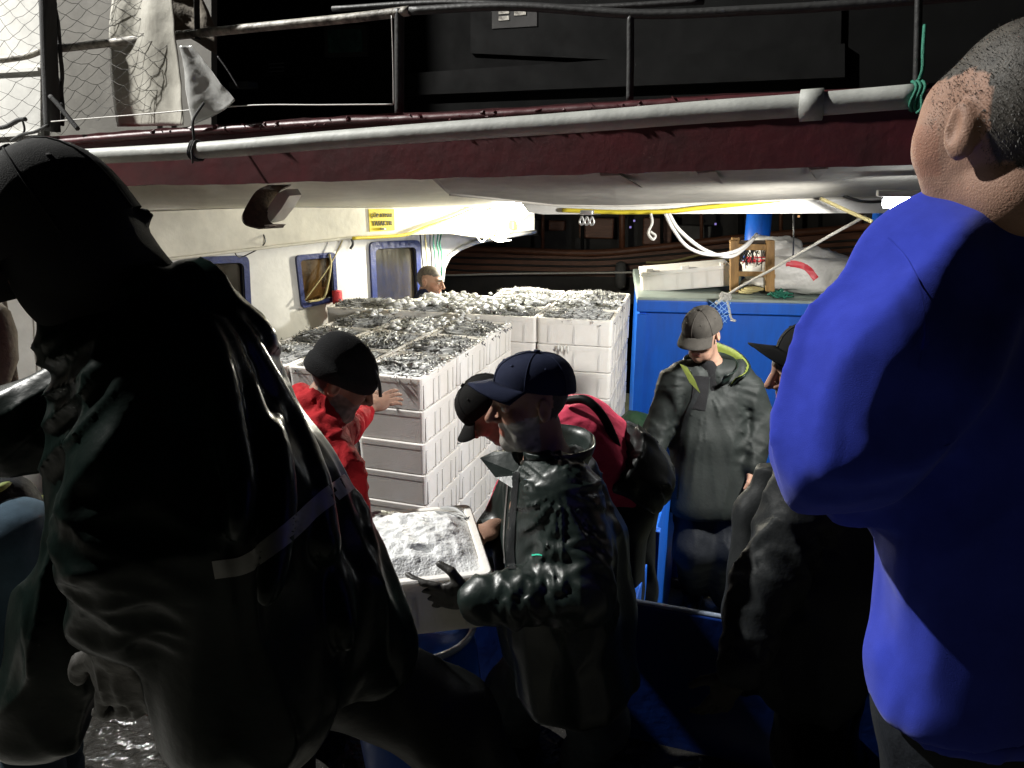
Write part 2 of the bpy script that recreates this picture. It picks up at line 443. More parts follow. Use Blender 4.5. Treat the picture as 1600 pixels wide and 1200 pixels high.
# ---- overhang: soffit from the beam down to the sign girder, lit girder behind
F0 = W0 + WN * .42
def fp(px, py): return onp(px, py, F0, WN)
fas = [(60, 330), (225, 331), (330, 327), (440, 324), (560, 324.5), (700, 324), (780, 323), (850, 331), (826, 334), (802, 357), (788, 375), (755, 370), (700, 363), (640, 365), (560, 370), (430, 385), (297, 401), (225, 409), (60, 428)]
part(MB().prism([fp(*q) for q in fas], -WN * .05), 'sign_girder', 'cream_paint')
lip = [fp(*q) for q in [(60, 428), (225, 409), (297, 401), (430, 385), (560, 370), (640, 365), (700, 363), (755, 370), (788, 375)]]
part(MB().tube([q + WN * .004 for q in lip], .011, 6), 'girder_lip', 'cream_paint', smooth=True)
# soffit sheet (thin shell)
top = [bp_(*q, .06) - Z * .002 for q in [(-60, 298), (104, 293), (200, 289), (330, 286), (460, 283), (575, 280), (700, 276), (860, 271), (1040, 266)]]
bot = [fp(*q) + WN * .002 for q in [(-60, 331), (60, 329), (225, 330), (330, 326), (440, 323), (560, 323.5), (680, 323.5), (760, 323), (848, 330)]]
nseg = 6; V = []; 
for t_, b_ in zip(top, bot):
    for k in range(nseg + 1):
        t = k / nseg; q = t_ + (b_ - t_) * t; V.append(q - Z * .03 * math.sin(t * math.pi) * (1 if 0 < t < 1 else 0) + Z * .004 * pnoise(Vector(q * 4)))
F = []
for i in range(len(top) - 1):
    for k in range(nseg):
        a = i * (nseg + 1) + k; F.append((a, a + 1, a + nseg + 2, a + nseg + 1))
part(MB().add(V, F), 'soffit', 'cream_paint', smooth=True)
# sloping grey underside on the right, from the beam down and in to the cross girder
tp_ = [(672, 277), (760, 273), (866, 270), (962, 269), (1150, 264), (1300, 260), (1450, 255), (1640, 243), (2300, 198)]
bt_ = [(703, 303, 3.75), (780, 311, 3.95), (866, 320, 4.10), (962, 321, 4.13), (1150, 315, 4.06), (1300, 309, 4.0), (1450, 304, 3.95), (1640, 297, 3.9), (2300, 268, 3.6)]
V = []; ns = 5
for a_, b_ in zip(tp_, bt_):
    q0 = bp_(*a_, .05); q1 = W(*b_)
    for k in range(ns + 1):
        q = q0 + (q1 - q0) * k / ns; V.append(q + Z * .004 * pnoise(Vector(q * 5)))
F = [(i * (ns + 1) + k, i * (ns + 1) + k + 1, (i + 1) * (ns + 1) + k + 1, (i + 1) * (ns + 1) + k) for i in range(len(tp_) - 1) for k in range(ns)]
part(MB().add(V, F), 'underside_plate', 'grey_paint')
part(MB().tube([W(*q) for q in bt_], .010, 6), 'plate_flange', 'grey_paint', smooth=True)
part(MB().prism([bp_(672, 277, .05), bp_(680, 277, .05), W(706, 303, 3.76), W(700, 303, 3.74)], AX * .06 + Z * .04), 'plate_end', 'grey_paint')
for (a, b, c) in [((1086, 267), (1114, 264), (1125, 284)), ((1262, 261), (1290, 259), (1272, 277)), ((935, 271), (965, 270), (1000, 290))]:
    q = [bp_(*a, .06), bp_(*b, .06), bp_(*c, .30)]
    part(MB().prism(q, dPh * .012 - Z * .01), 'bracket', 'grey_paint')
# girder further in, lit from below, carrying the yellow hose
G0 = W(1150, 328, 4.3); nG = -AX
def gp_(px, py, off=0): return onp(px, py, G0 - nG * off, nG)
part(MB().prism([gp_(*q) for q in [(800, 300), (1640, 285), (2600, 268), (2600, 332), (1640, 334), (1330, 333), (1100, 334), (850, 335), (826, 332)]], -nG * .10), 'cross_girder', 'white_paint')
# roof slab over the working deck (keeps the night out)
q = [bp_(-60, 280, .3), bp_(2300, 196, .3)]
m_ = MB().prism([q[0] + Z * .10, q[1] + Z * .10, q[1] + AX * 3.4 + Z * .10, q[0] + AX * 3.4 + Z * .10], (0, 0, .06))
part(m_, 'upper_deck', 'dark_deck')

# ---- upper deck: rails, stanchions, dark deckhouse
R0 = .12
def rail(name, pts, r, mt, n=8, off=R0): return part(MB().tube(spline([bp_(*q, off) for q in pts], 10), r, n), name, mt, smooth=True)
rail('hand_rail', [(66, 79), (180, 66), (300, 53), (430, 40), (560, 27), (640, 17)], .021, 'rail_paint')
rail('hand_rail', [(0, 94), (40, 88), (66, 79)], .018, 'rail_paint')
rail('hand_rail', [(640, 17), (800, 10), (1000, 22), (1180, 16), (1320, 8), (1600, -14)], .018, 'dark_steel')
rail('hand_rail', [(520, 14), (700, 4), (900, 12), (1100, 2)], .014, 'dark_steel', off=.5)
rail('stanchion', [(624, 14), (624, 90), (624, 178)], .022, 'dark_steel')
rail('stanchion', [(985, 24), (985, 90), (984, 156)], .015, 'dark_steel')
rail('stanchion', [(1436, -20), (1434, 60), (1432, 134)], .012, 'dark_steel', off=-.02)
rail('stanchion', [(74, -30), (76, 60), (82, 205)], .040, 'rope_dark', off=.02)
rail('stanchion', [(307, -20), (308, 40), (309, 62)], .014, 'dark_steel')
rail('guard_wire', [(80, 190), (230, 178), (385, 165), (500, 164), (614, 163)], .0032, 'hose_white', 5, -.01)
rail('guard_wire', [(612, 24), (614, 90), (615, 163)], .003, 'hose_white', 5, .06)
# white upper bulkhead seen through the net, and a greyer panel beside it
U0 = B0 - nB * .9
def up_(px, py, off=0): return onp(px, py, U0 - nB * off, nB)
part(MB().prism([up_(*q) for q in [(-120, -80), (63, -80), (63, 140), (63, 300), (-120, 320)]], -nB * .05), 'bulkhead', 'white_paint')
part(MB().prism([up_(*q, .03) for q in [(64, -80), (330, -80), (330, 120), (330, 216), (64, 225)]], -nB * .05), 'side_panel', 'panel_grey')
for y in (0.12, 0.62):
    a, b = up_(-120, 95 + y * 200), up_(62, 84 + y * 200)
    part(MB().box((a + b) / 2 + nB * .008, (b - a) / 2, nB * .008, Z * .012), 'batten', 'white_paint')
# unseen block added left of the view to shadow the deckhouse from the floodlight
part(MB().box((-5.4, 7.9, 4.6), (1.2, 0, 0), (0, 1.5, 0), (0, 0, 2.6)), 'flood_shade_block', 'white_paint')
# ladder standing against the panel
la, lb = up_(197, -40, -.05), up_(205, 178, -.05)
la2, lb2 = up_(219, -40, -.05), up_(226, 178, -.05)
lad = part(MB().tube([la, lb], .012, 6).tube([la2, lb2], .012, 6), 'ladder', 'white_paint', smooth=True)
for k in range(9):
    t = .04 + k / 9; MB().tube([la + (lb - la) * t, la2 + (lb2 - la2) * t], .006, 5).build('rung', 'white_paint', lad, smooth=True)
part(MB().bbox(up_(229, 40, -.08), dPh * .014, nB * .008, Z * .055), 'orange_tag', 'orange')
# dark deckhouse far up on the right
D0 = W(900, 80, 7.0); nD = nB
def dp_(px, py, off=0): return onp(px, py, D0 - nD * off, nD)
part(MB().prism([dp_(*q) for q in [(330, -120), (1640, -120), (1640, 190), (330, 210)]], -nD * .05), 'deckhouse', 'deckhouse_dark')
part(MB().prism([dp_(*q) for q in [(738, -40), (1316, -60), (1314, 70), (1000, 96), (738, 84)]], nD * .04), 'deckhouse_panel', 'deckhouse_grey')
part(MB().prism([dp_(*q) for q in [(640, 116), (1320, 70), (1320, 122), (640, 150)]], nD * .08), 'deckhouse_ledge', 'deckhouse_grey')
w_ = part(MB().prism([dp_(*q) for q in [(511, 42), (576, 40), (577, 88), (512, 90)]], nD * .05), 'deckhouse_window', 'far_dark')
MB().prism([dp_(*q) + nD * .052 for q in [(517, 48), (570, 46), (571, 82), (518, 84)]], nD * .006).build('pane', 'screen_green', w_)
v_ = part(MB().prism([dp_(*q) for q in [(418, 96), (466, 93), (466, 116), (418, 119)]], nD * .10), 'vent_box', 'deckhouse_grey')
for k in range(3): MB().box(dp_(442, 101 + k * 6) + nD * .105, dPh * .10, nD * .004, Z * .006).build('slat', 'far_grey', v_)
part(MB().bbox(dp_(410, 137) + nD * .3, dPh * .13, nD * .08, Z * .03), 'light_box', 'far_grey')
sgn = part(MB().prism([dp_(*q) for q in [(772, 16), (842, 12), (842, 42), (772, 46)]], nD * .05), 'name_board', 'far_dark')
for (x0, x1, yy) in [(782, 800, 20), (782, 800, 30), (806, 826, 22)]:
    MB().box(dp_((x0 + x1) / 2, yy) + nD * .055, dPh * (x1 - x0) / 2 / FPX * 7, nD * .003, Z * .018).build('painted_stroke', 'rail_paint', sgn)

# ---- rusty bracket under the overhang
def arc_strip(pts, wv, th):
    """a curved flat bar through pts, width vector wv, thickness th downwards"""
    P = np.asarray(pts); m = MB(); n = len(P); V = []
    for i in range(n):
        t = unit(P[min(i + 1, n - 1)] - P[max(i - 1, 0)]); nn = unit(np.cross(t, wv))
        V += [P[i] - wv + nn * th, P[i] + wv + nn * th, P[i] + wv - nn * th, P[i] - wv - nn * th]
    F = [(0, 1, 2, 3)]
    for i in range(n - 1):
        for k in range(4): F.append((i * 4 + k, i * 4 + (k + 1) % 4, i * 4 + 4 + (k + 1) % 4, i * 4 + 4 + k))
    b = (n - 1) * 4; F.append((b + 3, b + 2, b + 1, b)); return m.add(V, F)
cur = spline([W(436, 290, 3.55), W(418, 300, 3.5), W(404, 322, 3.45), W(398, 338, 3.42), (W(404, 350, 3.42)), W(424, 356, 3.45)], 6)
wv = AX * .05 + BX * .03
part(arc_strip(cur, wv, .006), 'bracket_strap', 'rust', smooth=False)
part(MB().prism([W(446, 296, 3.5), W(452, 306, 3.5), W(440, 326, 3.48), (W(424, 346, 3.46)), W(412, 350, 3.45), W(420, 322, 3.46), W(434, 302, 3.48)], AX * .10), 'bracket_plate', 'cream_paint')
part(MB().box(W(428, 353, 3.45), BX * .03, AX * .04, Z * .006 + BX * .008), 'bracket_foot', 'rust')

# ---- blue posts under the cross girder
for (px, y0, d, r) in [(1188, 318, 6.0, .097), (1382, 305, 5.6, .065), (1446, 292, 5.5, .08)]:
    a = W(px, y0, d); b = a.copy(); b[2] = 1.45
    part(MB().tube([a, b], r, 24), 'post', 'blue_paint', smooth=True)

# ---- blue deckhouse (fish-hold casing) on the right
H0 = onz(1000, 463, 1.47)
HX = unit(onz(1270, 469, 1.47) - H0); HY = np.array([-HX[1], HX[0], 0])
hold = thing('hold_casing', 'bright blue hold casing with a stool and sack on its top', 'hold casing', (H0[0] + 1, H0[1], 0))
hw = 2.6
def hp(s, t, z): q = H0 + HX * s + HY * t; return np.array([q[0], q[1], z])
MB().bbox(hp(hw / 2, .75, .70), HX * hw / 2, HY * .74, Z * .70, .012).build('casing_wall', 'blue_paint', hold)
MB().bbox(hp(hw / 2, .74, 1.435), HX * (hw / 2 + .02), HY * .78, Z * .035, .012).build('casing_top', 'casing_top', hold)
MB().bbox(hp(hw / 2, -.03, 1.405), HX * (hw / 2 + .02), HY * .018, Z * .045, .008).build('rim_board', 'blue_paint', hold)
MB().box(hp(.02, -.03, .68), HX * .035, HY * .012, Z * .66).build('corner_strip', 'blue_paint', hold)
# low blue pens between the stacks and the quay
pen = thing('pen_board', 'low dark blue board before the standing man, its worn top edge shining', 'pen board', (panel0[0], panel0[1], .3))
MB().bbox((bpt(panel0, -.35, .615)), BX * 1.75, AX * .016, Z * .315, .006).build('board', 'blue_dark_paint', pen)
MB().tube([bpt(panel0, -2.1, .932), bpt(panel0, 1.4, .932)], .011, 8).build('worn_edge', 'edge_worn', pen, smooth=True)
c0 = onz(983, 948, .93) + AX * .04
c1_ = onz(1047, 905, 0)
q0, q1 = np.array([c0[0], c0[1], 0]), np.array([c1_[0], c1_[1], 0])
sp = thing('side_pen_board', 'bright blue board running back along the deck beside the bending man', 'pen board', tuple((q0 + q1) / 2))
dS = unit(q1 - q0); nS = np.array([dS[1], -dS[0], 0]); Ls = np.linalg.norm(q1 - q0)
MB().bbox((q0 + q1) / 2 + Z * .45, dS * Ls / 2, nS * .014, Z * .45, .005).build('board', 'blue_paint', sp)
for k in (.25, .97):
    MB().bbox(q0 + dS * Ls * k + nS * .03 + Z * .5, dS * .022, nS * .018, Z * .5, .005).build('upright', 'blue_paint', sp)
o = MB().bbox(q1 + BX * .10 + AX * .35 + Z * .45, BX * .34, AX * .02, Z * .45, .006).build('cross_pen_board', 'blue_paint')
tag(o, 'blue board crossing the deck behind the legs of the standing man', 'pen board')
o = MB().bbox(q1 + BX * .12 + AX * .12 + Z * .03, BX * .16, AX * .22, Z * .03, .006).build('floor_board', 'wet_wood')
tag(o, 'wet bare wooden board on deck by the boot of the standing man', 'board')
# green tarp heap between far stack and casing
tb = onz(992, 690, .62)
V = []; n = 9
for i in range(n):
    for j in range(n):
        u, v = i / (n - 1) - .5, j / (n - 1) - .5
        h = .30 * max(0, 1 - (u * u + v * v) * 3.2) + .05 * pnoise(Vector((u * 5, v * 5, 2)))
        V.append(tb + BX * u * .42 + AX * v * .5 + Z * (h - .08))
o = MB().add(V, [(i * n + j, i * n + j + 1, i * n + n + j + 1, i * n + n + j) for i in range(n - 1) for j in range(n - 1)]).build('tarpaulin', 'green_tarp', smooth=True)
tag(o, 'dark green tarpaulin bunched between the tall foam stack and the blue casing', 'tarpaulin')
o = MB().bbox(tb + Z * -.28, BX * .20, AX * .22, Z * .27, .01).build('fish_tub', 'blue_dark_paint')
tag(o, 'blue tub under the dark green tarpaulin by the tall foam stack', 'tub')

# big blue barrel behind the crate carrier
b0 = W(655, 1040, 2.62); b0[2] = .3
t_ = b0.copy(); t_[2] = .93
brl = thing('barrel', 'dark blue plastic barrel standing under the carried foam crate', 'barrel', tuple(b0))
prof = [(.0, .17), (.05, .20), (.2, .215), (.4, .215), (.55, .20), (.6, .185), (.63, .19)]
MB().tube([b0 + Z * z for z, r in prof], [r for z, r in prof], 28).build('body', 'blue_paint', brl, smooth=True)
MB().tube([b0 + Z * .635 + .19 * np.array([math.cos(t), math.sin(t), 0]) for t in np.linspace(0, 2 * math.pi, 29)[:-1]], .012, 6, closed=True).build('rim', 'edge_worn', brl, smooth=True)

# ================================================================== the other boat across the water
ob = thing('moored_boat', 'dark brown wooden boat moored across the black water behind the deck', 'boat', tuple(W(920, 440, 12)[:2]) + (-.95,))
O0 = W(930, 420, 12.0); nO = unit([BX[1], -BX[0], 0]); nO = nO if nO[1] < 0 else -nO
nO = unit(nO + np.array([.10, 0, 0])); oX = np.array([-nO[1], nO[0], 0])
def op(px, py, off=0): return onp(px, py, O0 - nO * off, nO)
hullpts = [(560, 372), (700, 392), (800, 398), (930, 402), (1040, 392), (1180, 376), (1500, 350), (1500, 470), (1180, 452), (930, 446), (700, 440), (560, 436)]
MB().prism([op(*q) for q in hullpts], -nO * .4).build('hull', 'wood_hull', ob)
MB().tube(spline([op(*q) + nO * .03 for q in [(560, 366), (700, 386), (800, 391), (930, 395), (1040, 385), (1180, 369), (1500, 343)]], 6), .06, 6).build('gunwale', 'wood_hull', ob, smooth=True)
for yy in (404, 414, 424):
    MB().tube(spline([op(x, yy - dy) + nO * .012 for x, dy in [(560, 16), (700, 3), (800, 0), (930, -2), (1040, 6), (1180, 18), (1500, 40)]], 5), .018, 5).build('plank_seam', 'far_dark', ob, smooth=True)
MB().prism([op(*q) for q in [(560, 426), (930, 432), (1500, 440), (1500, 480), (560, 470)]], nO * .03).build('boot_top', 'far_dark', ob)
for k, x in enumerate(range(600, 1500, 62)):
    MB().tube([op(x, 300, .1), op(x, 396 - max(0, (x - 930)) * .06, .1)], .03 + .02 * (k % 3 == 0), 6).build('post', 'deckhouse_grey' if k % 2 else 'wood_hull', ob, smooth=True)
for (x0, x1, y0, y1) in [(812, 850, 342, 368), (858, 884, 344, 360), (905, 960, 340, 372), (1005, 1050, 340, 382), (1060, 1110, 352, 376), (720, 790, 345, 380)]:
    MB().bbox((op(x0, y0, .5) + op(x1, y1, .5)) / 2, oX * (x1 - x0) / 2 / FPX * 12, nO * .1, Z * (y1 - y0) / 2 / FPX * 12, .02).build('deck_gear', 'wood_hull' if x0 % 4 else 'far_grey', ob)
MB().prism([op(*q, 1.2) for q in [(520, 240), (1560, 240), (1560, 420), (520, 420)]], -nO * .1).build('superstructure', 'far_dark', ob)
MB().tube([op(x, 395 + 14 * abs(math.sin(x * .02)), .0) + nO * .1 for x in range(1010, 1200, 12)], .02, 5).build('rubbing_rope', 'rope_straw', ob, smooth=True)
for k, (x, y) in enumerate([(860, 346), (868, 358), (872, 350), (975, 340), (985, 355), (991, 345), (1032, 350), (1095, 345), (1118, 350), (1248, 338)]):
    MB().bbox(op(x, y, .9), oX * .016, nO * .016, Z * .016, .004).build('bulb', 'bulb_dim' if k % 3 else 'bulb_warm', ob)
o = MB().tube(spline([op(x, y) + nO * .5 for x, y in [(560, 415), (690, 423), (800, 421), (970, 419), (1010, 418), (1100, 416)]], 6), .016, 6).build('mooring_line', 'rope_white', smooth=True)
tag(o, 'pale mooring line stretched low over the dark water behind the foam boxes', 'rope')
f0 = op(973, 404) + nO * .35; f1 = op(973, 446) + nO * .35
prof = [(0, .02), (.06, .07), (.2, .085), (.8, .085), (.94, .07), (1, .02)]
o = MB().tube([f0 + (f1 - f0) * t for t, r in prof], [r for t, r in prof], 12).build('fender', 'far_grey', smooth=True)
tag(o, 'grey cylindrical fender hanging on the brown boat across the water', 'fender')
# ================================================================== lamps
def point(name, loc, watts, col, rad, parent):
    l = bpy.data.lights.new(name, 'POINT'); l.energy = watts; l.color = col; l.shadow_soft_size = rad
    o = bpy.data.objects.new(name, l); COL.objects.link(o); o.parent = parent; o.location = np.asarray(loc) - ORG[parent.name]
l0 = fp(765, 337)
lamp = thing('deck_lamp', 'glaring bare deck lamp on the cream girder right of the yellow sign', 'lamp', tuple(l0))
MB().tube([l0 + WN * .0, l0 + WN * .02, l0 + WN * .03], [.06, .06, .04], 16).build('lamp_base', 'lamp_white', lamp, smooth=True)
bl = l0 + WN * .075
MB().tube([bl - Z * .045, bl - Z * .035, bl, bl + Z * .035, bl + Z * .045], [.006, .022, .03, .022, .006], 12).build('bulb', 'bulb', lamp, smooth=True)
for k in (-1, 0, 1):
    MB().tube(spline([l0 + WN * .03 + Z * .055 + WD * .03 * k, l0 + WN * .10 + Z * .06 + WD * .035 * k, l0 + WN * .125 + WD * .04 * k, l0 + WN * .10 - Z * .06 + WD * .035 * k, l0 + WN * .03 - Z * .055 + WD * .03 * k], 5), .003, 5).build('guard_wire', 'metal_bright', lamp, smooth=True)
point('deck_lamp_light', bl + WN * .22 - Z * .07, LAMP1, (1.0, .95, .79), .05, lamp)
l1 = W(1412, 317, 2.98)
lam2 = thing('strip_lamp', 'white strip lamp shining under the girder above the blue sweatshirt', 'lamp', tuple(l1))
MB().bbox(l1 + Z * .035, BX * .10, AX * .04, Z * .012, .004).build('lamp_housing', 'lamp_white', lam2)
MB().tube([l1 - BX * .075, l1 - BX * .07, l1 + BX * .07, l1 + BX * .075], [.012, .022, .022, .012], 12).build('bulb', 'bulb_cool', lam2, smooth=True)
sl_ = bpy.data.lights.new('strip_lamp_light', 'SPOT'); sl_.energy = LAMP2; sl_.color = (1.0, .98, .93); sl_.shadow_soft_size = .06; sl_.spot_size = math.radians(124); sl_.spot_blend = .35
so_ = bpy.data.objects.new('strip_lamp_light', sl_); COL.objects.link(so_); so_.parent = lam2; so_.location = l1 - Z * .05 - ORG[lam2.name]
so_.rotation_euler = Vector((-.55, .85, -1.0)).to_track_quat('-Z', 'Y').to_euler()
# floodlight high on the boat's mast, out of the frame on the left
fl = np.array(FLOOD_POS)
fld = thing('floodlight', 'tall mast with a floodlight rising above the boat out of frame', 'floodlight', (fl[0] - .4, fl[1] + .3, 0))
MB().tube([(fl[0] - .4, fl[1] + .3, 0), (fl[0] - .4, fl[1] + .3, fl[2] + .4)], .09, 12).tube([(fl[0] - .4, fl[1] + .3, fl[2] + .3), tuple(fl + np.array([0, 0, .2]))], .03, 8).build('pole', 'pipe_grey', fld, smooth=True)
MB().tube([fl + Z * .22, fl + Z * .16, fl + Z * .08], [.05, .16, .20], 16).build('lamp_housing', 'dark_steel', fld, smooth=True)
point('floodlight_light', fl, FLOOD_W, (1.0, .985, .94), .12, fld)

# ================================================================== grey pipe along the beam
pt = [Pl - dP * .9, Pl, W(330, 238, 3.62) * 0 + Pl + dP * 1.35]
cpts = []
L_ = np.linalg.norm(Pr - Pl)
for (px, py) in [(-60, 256), (0, 252), (150, 244), (330, 234), (500, 220), (700, 205), (900, 191), (1100, 175), (1260, 164), (1432, 150)]:
    cpts.append(onp(px, py, Pl, nB))
pp = spline(cpts, 8)
pipe = thing('long_pipe', 'long grey plastic pipe lashed along the dark red fender beam', 'pipe', tuple(cpts[4] * [1, 1, 0] + [0, 0, cpts[4][2] - .04]))
MB().tube(pp, .0385, 20).build('tube', 'pipe_grey', pipe, smooth=True)
j = onp(1268, 164, Pl, nB)
i0 = int(np.argmin(np.linalg.norm(pp - j, axis=1))); tj = unit(pp[i0 + 2] - pp[i0 - 2])
MB().tube([j - tj * .038, j - tj * .036, j + tj * .036, j + tj * .038], [.044, .052, .052, .044], 20).build('coupling', 'pipe_grey', pipe, smooth=True)
# lashing at 315 and at the far end
for px, nm, mt_ in ((316, 'rope_dark', 1), (1436, 'rope_green', 0)):
    c = pp[int(np.argmin(np.abs([np.dot((q - CP), RT) / np.dot((q - CP), FW) - (px - 800) / FPX for q in pp])))]
    m_ = MB()
    for s in (-.012, .0, .013):
        m_.tube([c + dP * (s + .006 * math.sin(3 * t)) + .045 * (math.cos(t) * nB + math.sin(t) * Z) for t in np.linspace(0, 6.28, 20)[:-1]], .0055, 6, closed=True)
    m_.tube(spline([c + Z * .045 + nB * .01, c + Z * .08 + nB * .015 + dP * .006, c + Z * .14 + nB * .0, c + Z * .22 - nB * .08], 6), .006, 6)
    m_.tube(spline([c + nB * .045 + dP * .01, c + nB * .05 - Z * .04 + dP * .016, c + nB * .04 - Z * .055 + dP * .005], 6), .005, 6)
    o = m_.build('lashing_rope', nm, smooth=True)
    tag(o, 'rusty dark lashing tied round the pipe below the plastic sheet' if mt_ else 'green lashing round the pipe end beside the grey-haired head', 'rope')

# ================================================================== net, plastic sheets on the upper deck
m_ = MB(); nx, ny = 20, 22
def netp(i, jj):
    u, v = i / nx, jj / ny
    px = -70 + 330 * u + 10 * math.sin(v * 7 + u * 5) + 4 * pnoise(Vector((i * .7, jj * .7, 3))) * 2
    py = -60 + (300 - 60 * u) * v + 12 * math.sin(u * 6) + 4 * pnoise(Vector((i * .7, jj * .7, 9))) * 2
    return onp(px, py, B0 - nB * (.07 + .05 * math.sin(u * 9 + v * 4)), nB)
for i in range(nx + 1):
    for jj in range(ny):
        if (i + jj) % 2: continue
        a = netp(i, jj)
        for di in (-1, 1):
            if 0 <= i + di <= nx:
                b = netp(i + di, jj + 1); mid = (a + b) / 2 + Z * -.006 + RT * .004 * pnoise(Vector(a * 9)); m_.tube([a, mid, b], .0014, 3, cap=False)
o = m_.build('fishing_net', 'net_dark', fix=False); tag(o, 'dark thin fishing net hung along the upper deck rail at the white bulkhead', 'net')
m_ = MB()
for k in range(7):
    P = [bp_(x + rng.uniform(-4, 4), y, .09 + rng.uniform(-.03, .03)) for x, y in zip(np.linspace(66 + k * 3, 70 + k * 5, 9), np.linspace(-20, 196, 9))]
    m_.tube(spline(P, 4), .011, 5)
m_.tube(spline([bp_(x, y, -.02) for x, y in [(78, 150), (92, 165), (104, 180), (112, 190), (122, 202)]], 5), .012, 6)
m_.tube(spline([bp_(x, y, -.02) for x, y in [(75, 196), (55, 206), (36, 210), (18, 220)]], 5), .009, 6)
m_.tube(spline([bp_(x, y, -.02) for x, y in [(36, 190), (38, 205), (28, 225), (20, 240), (-6, 275)]], 5), .006, 6)
m_.tube(spline([bp_(x, y, -.02) for x, y in [(0, 200), (12, 197), (28, 188), (40, 186)]], 5), .012, 6)
o = m_.build('bunched_net', 'rope_dark', smooth=True); tag(o, 'black bunched net and cord wound down the post at the beam corner', 'net')
def sheet(name, fn, n, k, material, label, c, th=.0):
    V = [fn(i / (n - 1), jj / (k - 1)) for i in range(n) for jj in range(k)]
    F = [(i * k + jj, i * k + jj + 1, i * k + k + jj + 1, i * k + k + jj) for i in range(n - 1) for jj in range(k - 1)]
    o = MB().add(V, F).build(name, material, smooth=True)
    md = o.modifiers.new('thickness', 'SOLIDIFY'); md.thickness = .002
    return tag(o, label, c)
def crump(q, a, f, s): return a * (pnoise(Vector(np.asarray(q) * f + s)) + .5 * abs(pnoise(Vector(np.asarray(q) * f * 2.3 + s))))
def shA(u, v):
    px = 186 + (302 - 186) * u + 26 * v * u - 10 * math.sin(v * 3) * (1 - u); py = -60 + 258 * v
    q = onp(px, py, B0 - nB * .16, nB); return q + nB * (crump(q, .018, 3, 1) + .012 * math.sin(u * 11 + v * 2) + .16 * u)
sheet('plastic_sheet', shA, 26, 40, 'plastic_sheet', 'grey cloudy plastic sheet hanging behind the rail beside the net', 'plastic sheet')
def shB(u, v):
    # triangular fold hanging off the rail, tip pulled right
    a = np.array([283, 74]); b = np.array([306, 196]); t = np.array([381, 158]); c = np.array([306, 72])
    p = (a + (b - a) * v) * (1 - u) + ((c + (t - c) * v) * (1 - v * .0)) * u
    q = onp(p[0], p[1], B0 + nB * .02, nB); return q + nB * (crump(q, .012, 9, 4) + .02 * math.sin(u * 5 + v * 2) + .05 * u) 
sheet('clear_sheet', shB, 24, 30, 'plastic_clear', 'shiny clear plastic folded to a point, tied down over the beam', 'plastic sheet')
cat('plastic_fringe', [bp_(340, 88, .02), bp_(356, 110, .02), bp_(372, 136, .02)], .004, 'rope_dark', 'black fringed cord along the edge of the clear plastic', 'cord', 5)
def shC(u, v):
    px = 240 + 70 * u + 30 * v; py = -60 + 105 * v + 40 * u * v
    q = onp(px, py, B0 - nB * .24, nB); return q + nB * crump(q, .07, 4, 8)
sheet('canvas_sheet', shC, 16, 20, 'canvas_brown', 'brownish canvas sagging over the rail above the clear plastic', 'canvas')

# ================================================================== foam boxes
def foam_mesh(w, l, h, name, nrib=(2, 5)):
    mb = MB(); hw_, hl = w / 2 - .0015, l / 2 - .0015
    def ring(x, y, z, r):
        out = []
        for cx, cy, a0 in ((1, 1, 0), (-1, 1, 90), (-1, -1, 180), (1, -1, 270)):
            for k in range(4):
                a = math.radians(a0 + 30 * k); out.append((cx * (x - r) + r * math.cos(a), cy * (y - r) + r * math.sin(a), z))
        return out
    rings = [ring(hw_ - .012, hl - .012, 0.001, .02), ring(hw_ - .006, hl - .006, .006, .02), ring(hw_ - .002, hl - .002, h * .80, .02), ring(hw_ - .0008, hl - .0008, h * .81, .022),
             ring(hw_, hl, h - .006, .022), ring(hw_ - .004, hl - .004, h - .001, .02), ring(hw_ - .021, hl - .021, h - .001, .012), ring(hw_ - .024, hl - .024, h - .006, .012), ring(hw_ - .026, hl - .026, h - .05, .012)]
    n = 16; V = [p for r in rings for p in r]; F = [tuple(range(n - 1, -1, -1))]
    for i in range(len(rings) - 1):
        for k in range(n): F.append((i * n + k, i * n + (k + 1) % n, (i + 1) * n + (k + 1) % n, (i + 1) * n + k))
    b = (len(rings) - 1) * n; F.append(tuple(b + k for k in range(n))); mb.add(V, F)
    for s in (-1, 1):
        for k in range(nrib[1]):
            y = (k + .5) / nrib[1] * l - l / 2 + (.012 if k % 2 else -.012)
            mb.box((s * (hw_ - .003), y, h * .40), (.0036, 0, 0), (0, .010, 0), (0, 0, h * .36))
        for k in range(nrib[0]):
            x = (k + .5) / nrib[0] * w - w / 2
            if w < 1 and nrib[0] > 2: mb.box((x, s * (hl - .003), h * .40), (.007, 0, 0), (0, .0016, 0), (0, 0, h * .30))
    me = bpy.data.meshes.new(name); me.from_pydata([tuple(v) for v in np.concatenate(mb.v)], [], mb.f); me.materials.append(M['foam']); me.update()
    bm = bmesh.new(); bm.from_mesh(me); bmesh.ops.recalc_face_normals(bm, faces=bm.faces[:]); bm.to_mesh(me); bm.free()
    return me
ANG = math.atan2(BX[1], BX[0])
def place_box(me, c, name, label, group, tilt=(0, 0), rot=0.0):
    o = bpy.data.objects.new(name, me); COL.objects.link(o); o.location = c; o.rotation_euler = (tilt[0], tilt[1], ANG + rot); ORG[o.name] = np.array(c)
    return tag(o, label, 'foam box', group)
ordn = ['top', 'second from top', 'third from top', 'fourth from top', 'fifth from top', 'sixth from top', 'seventh from top', 'bottom']
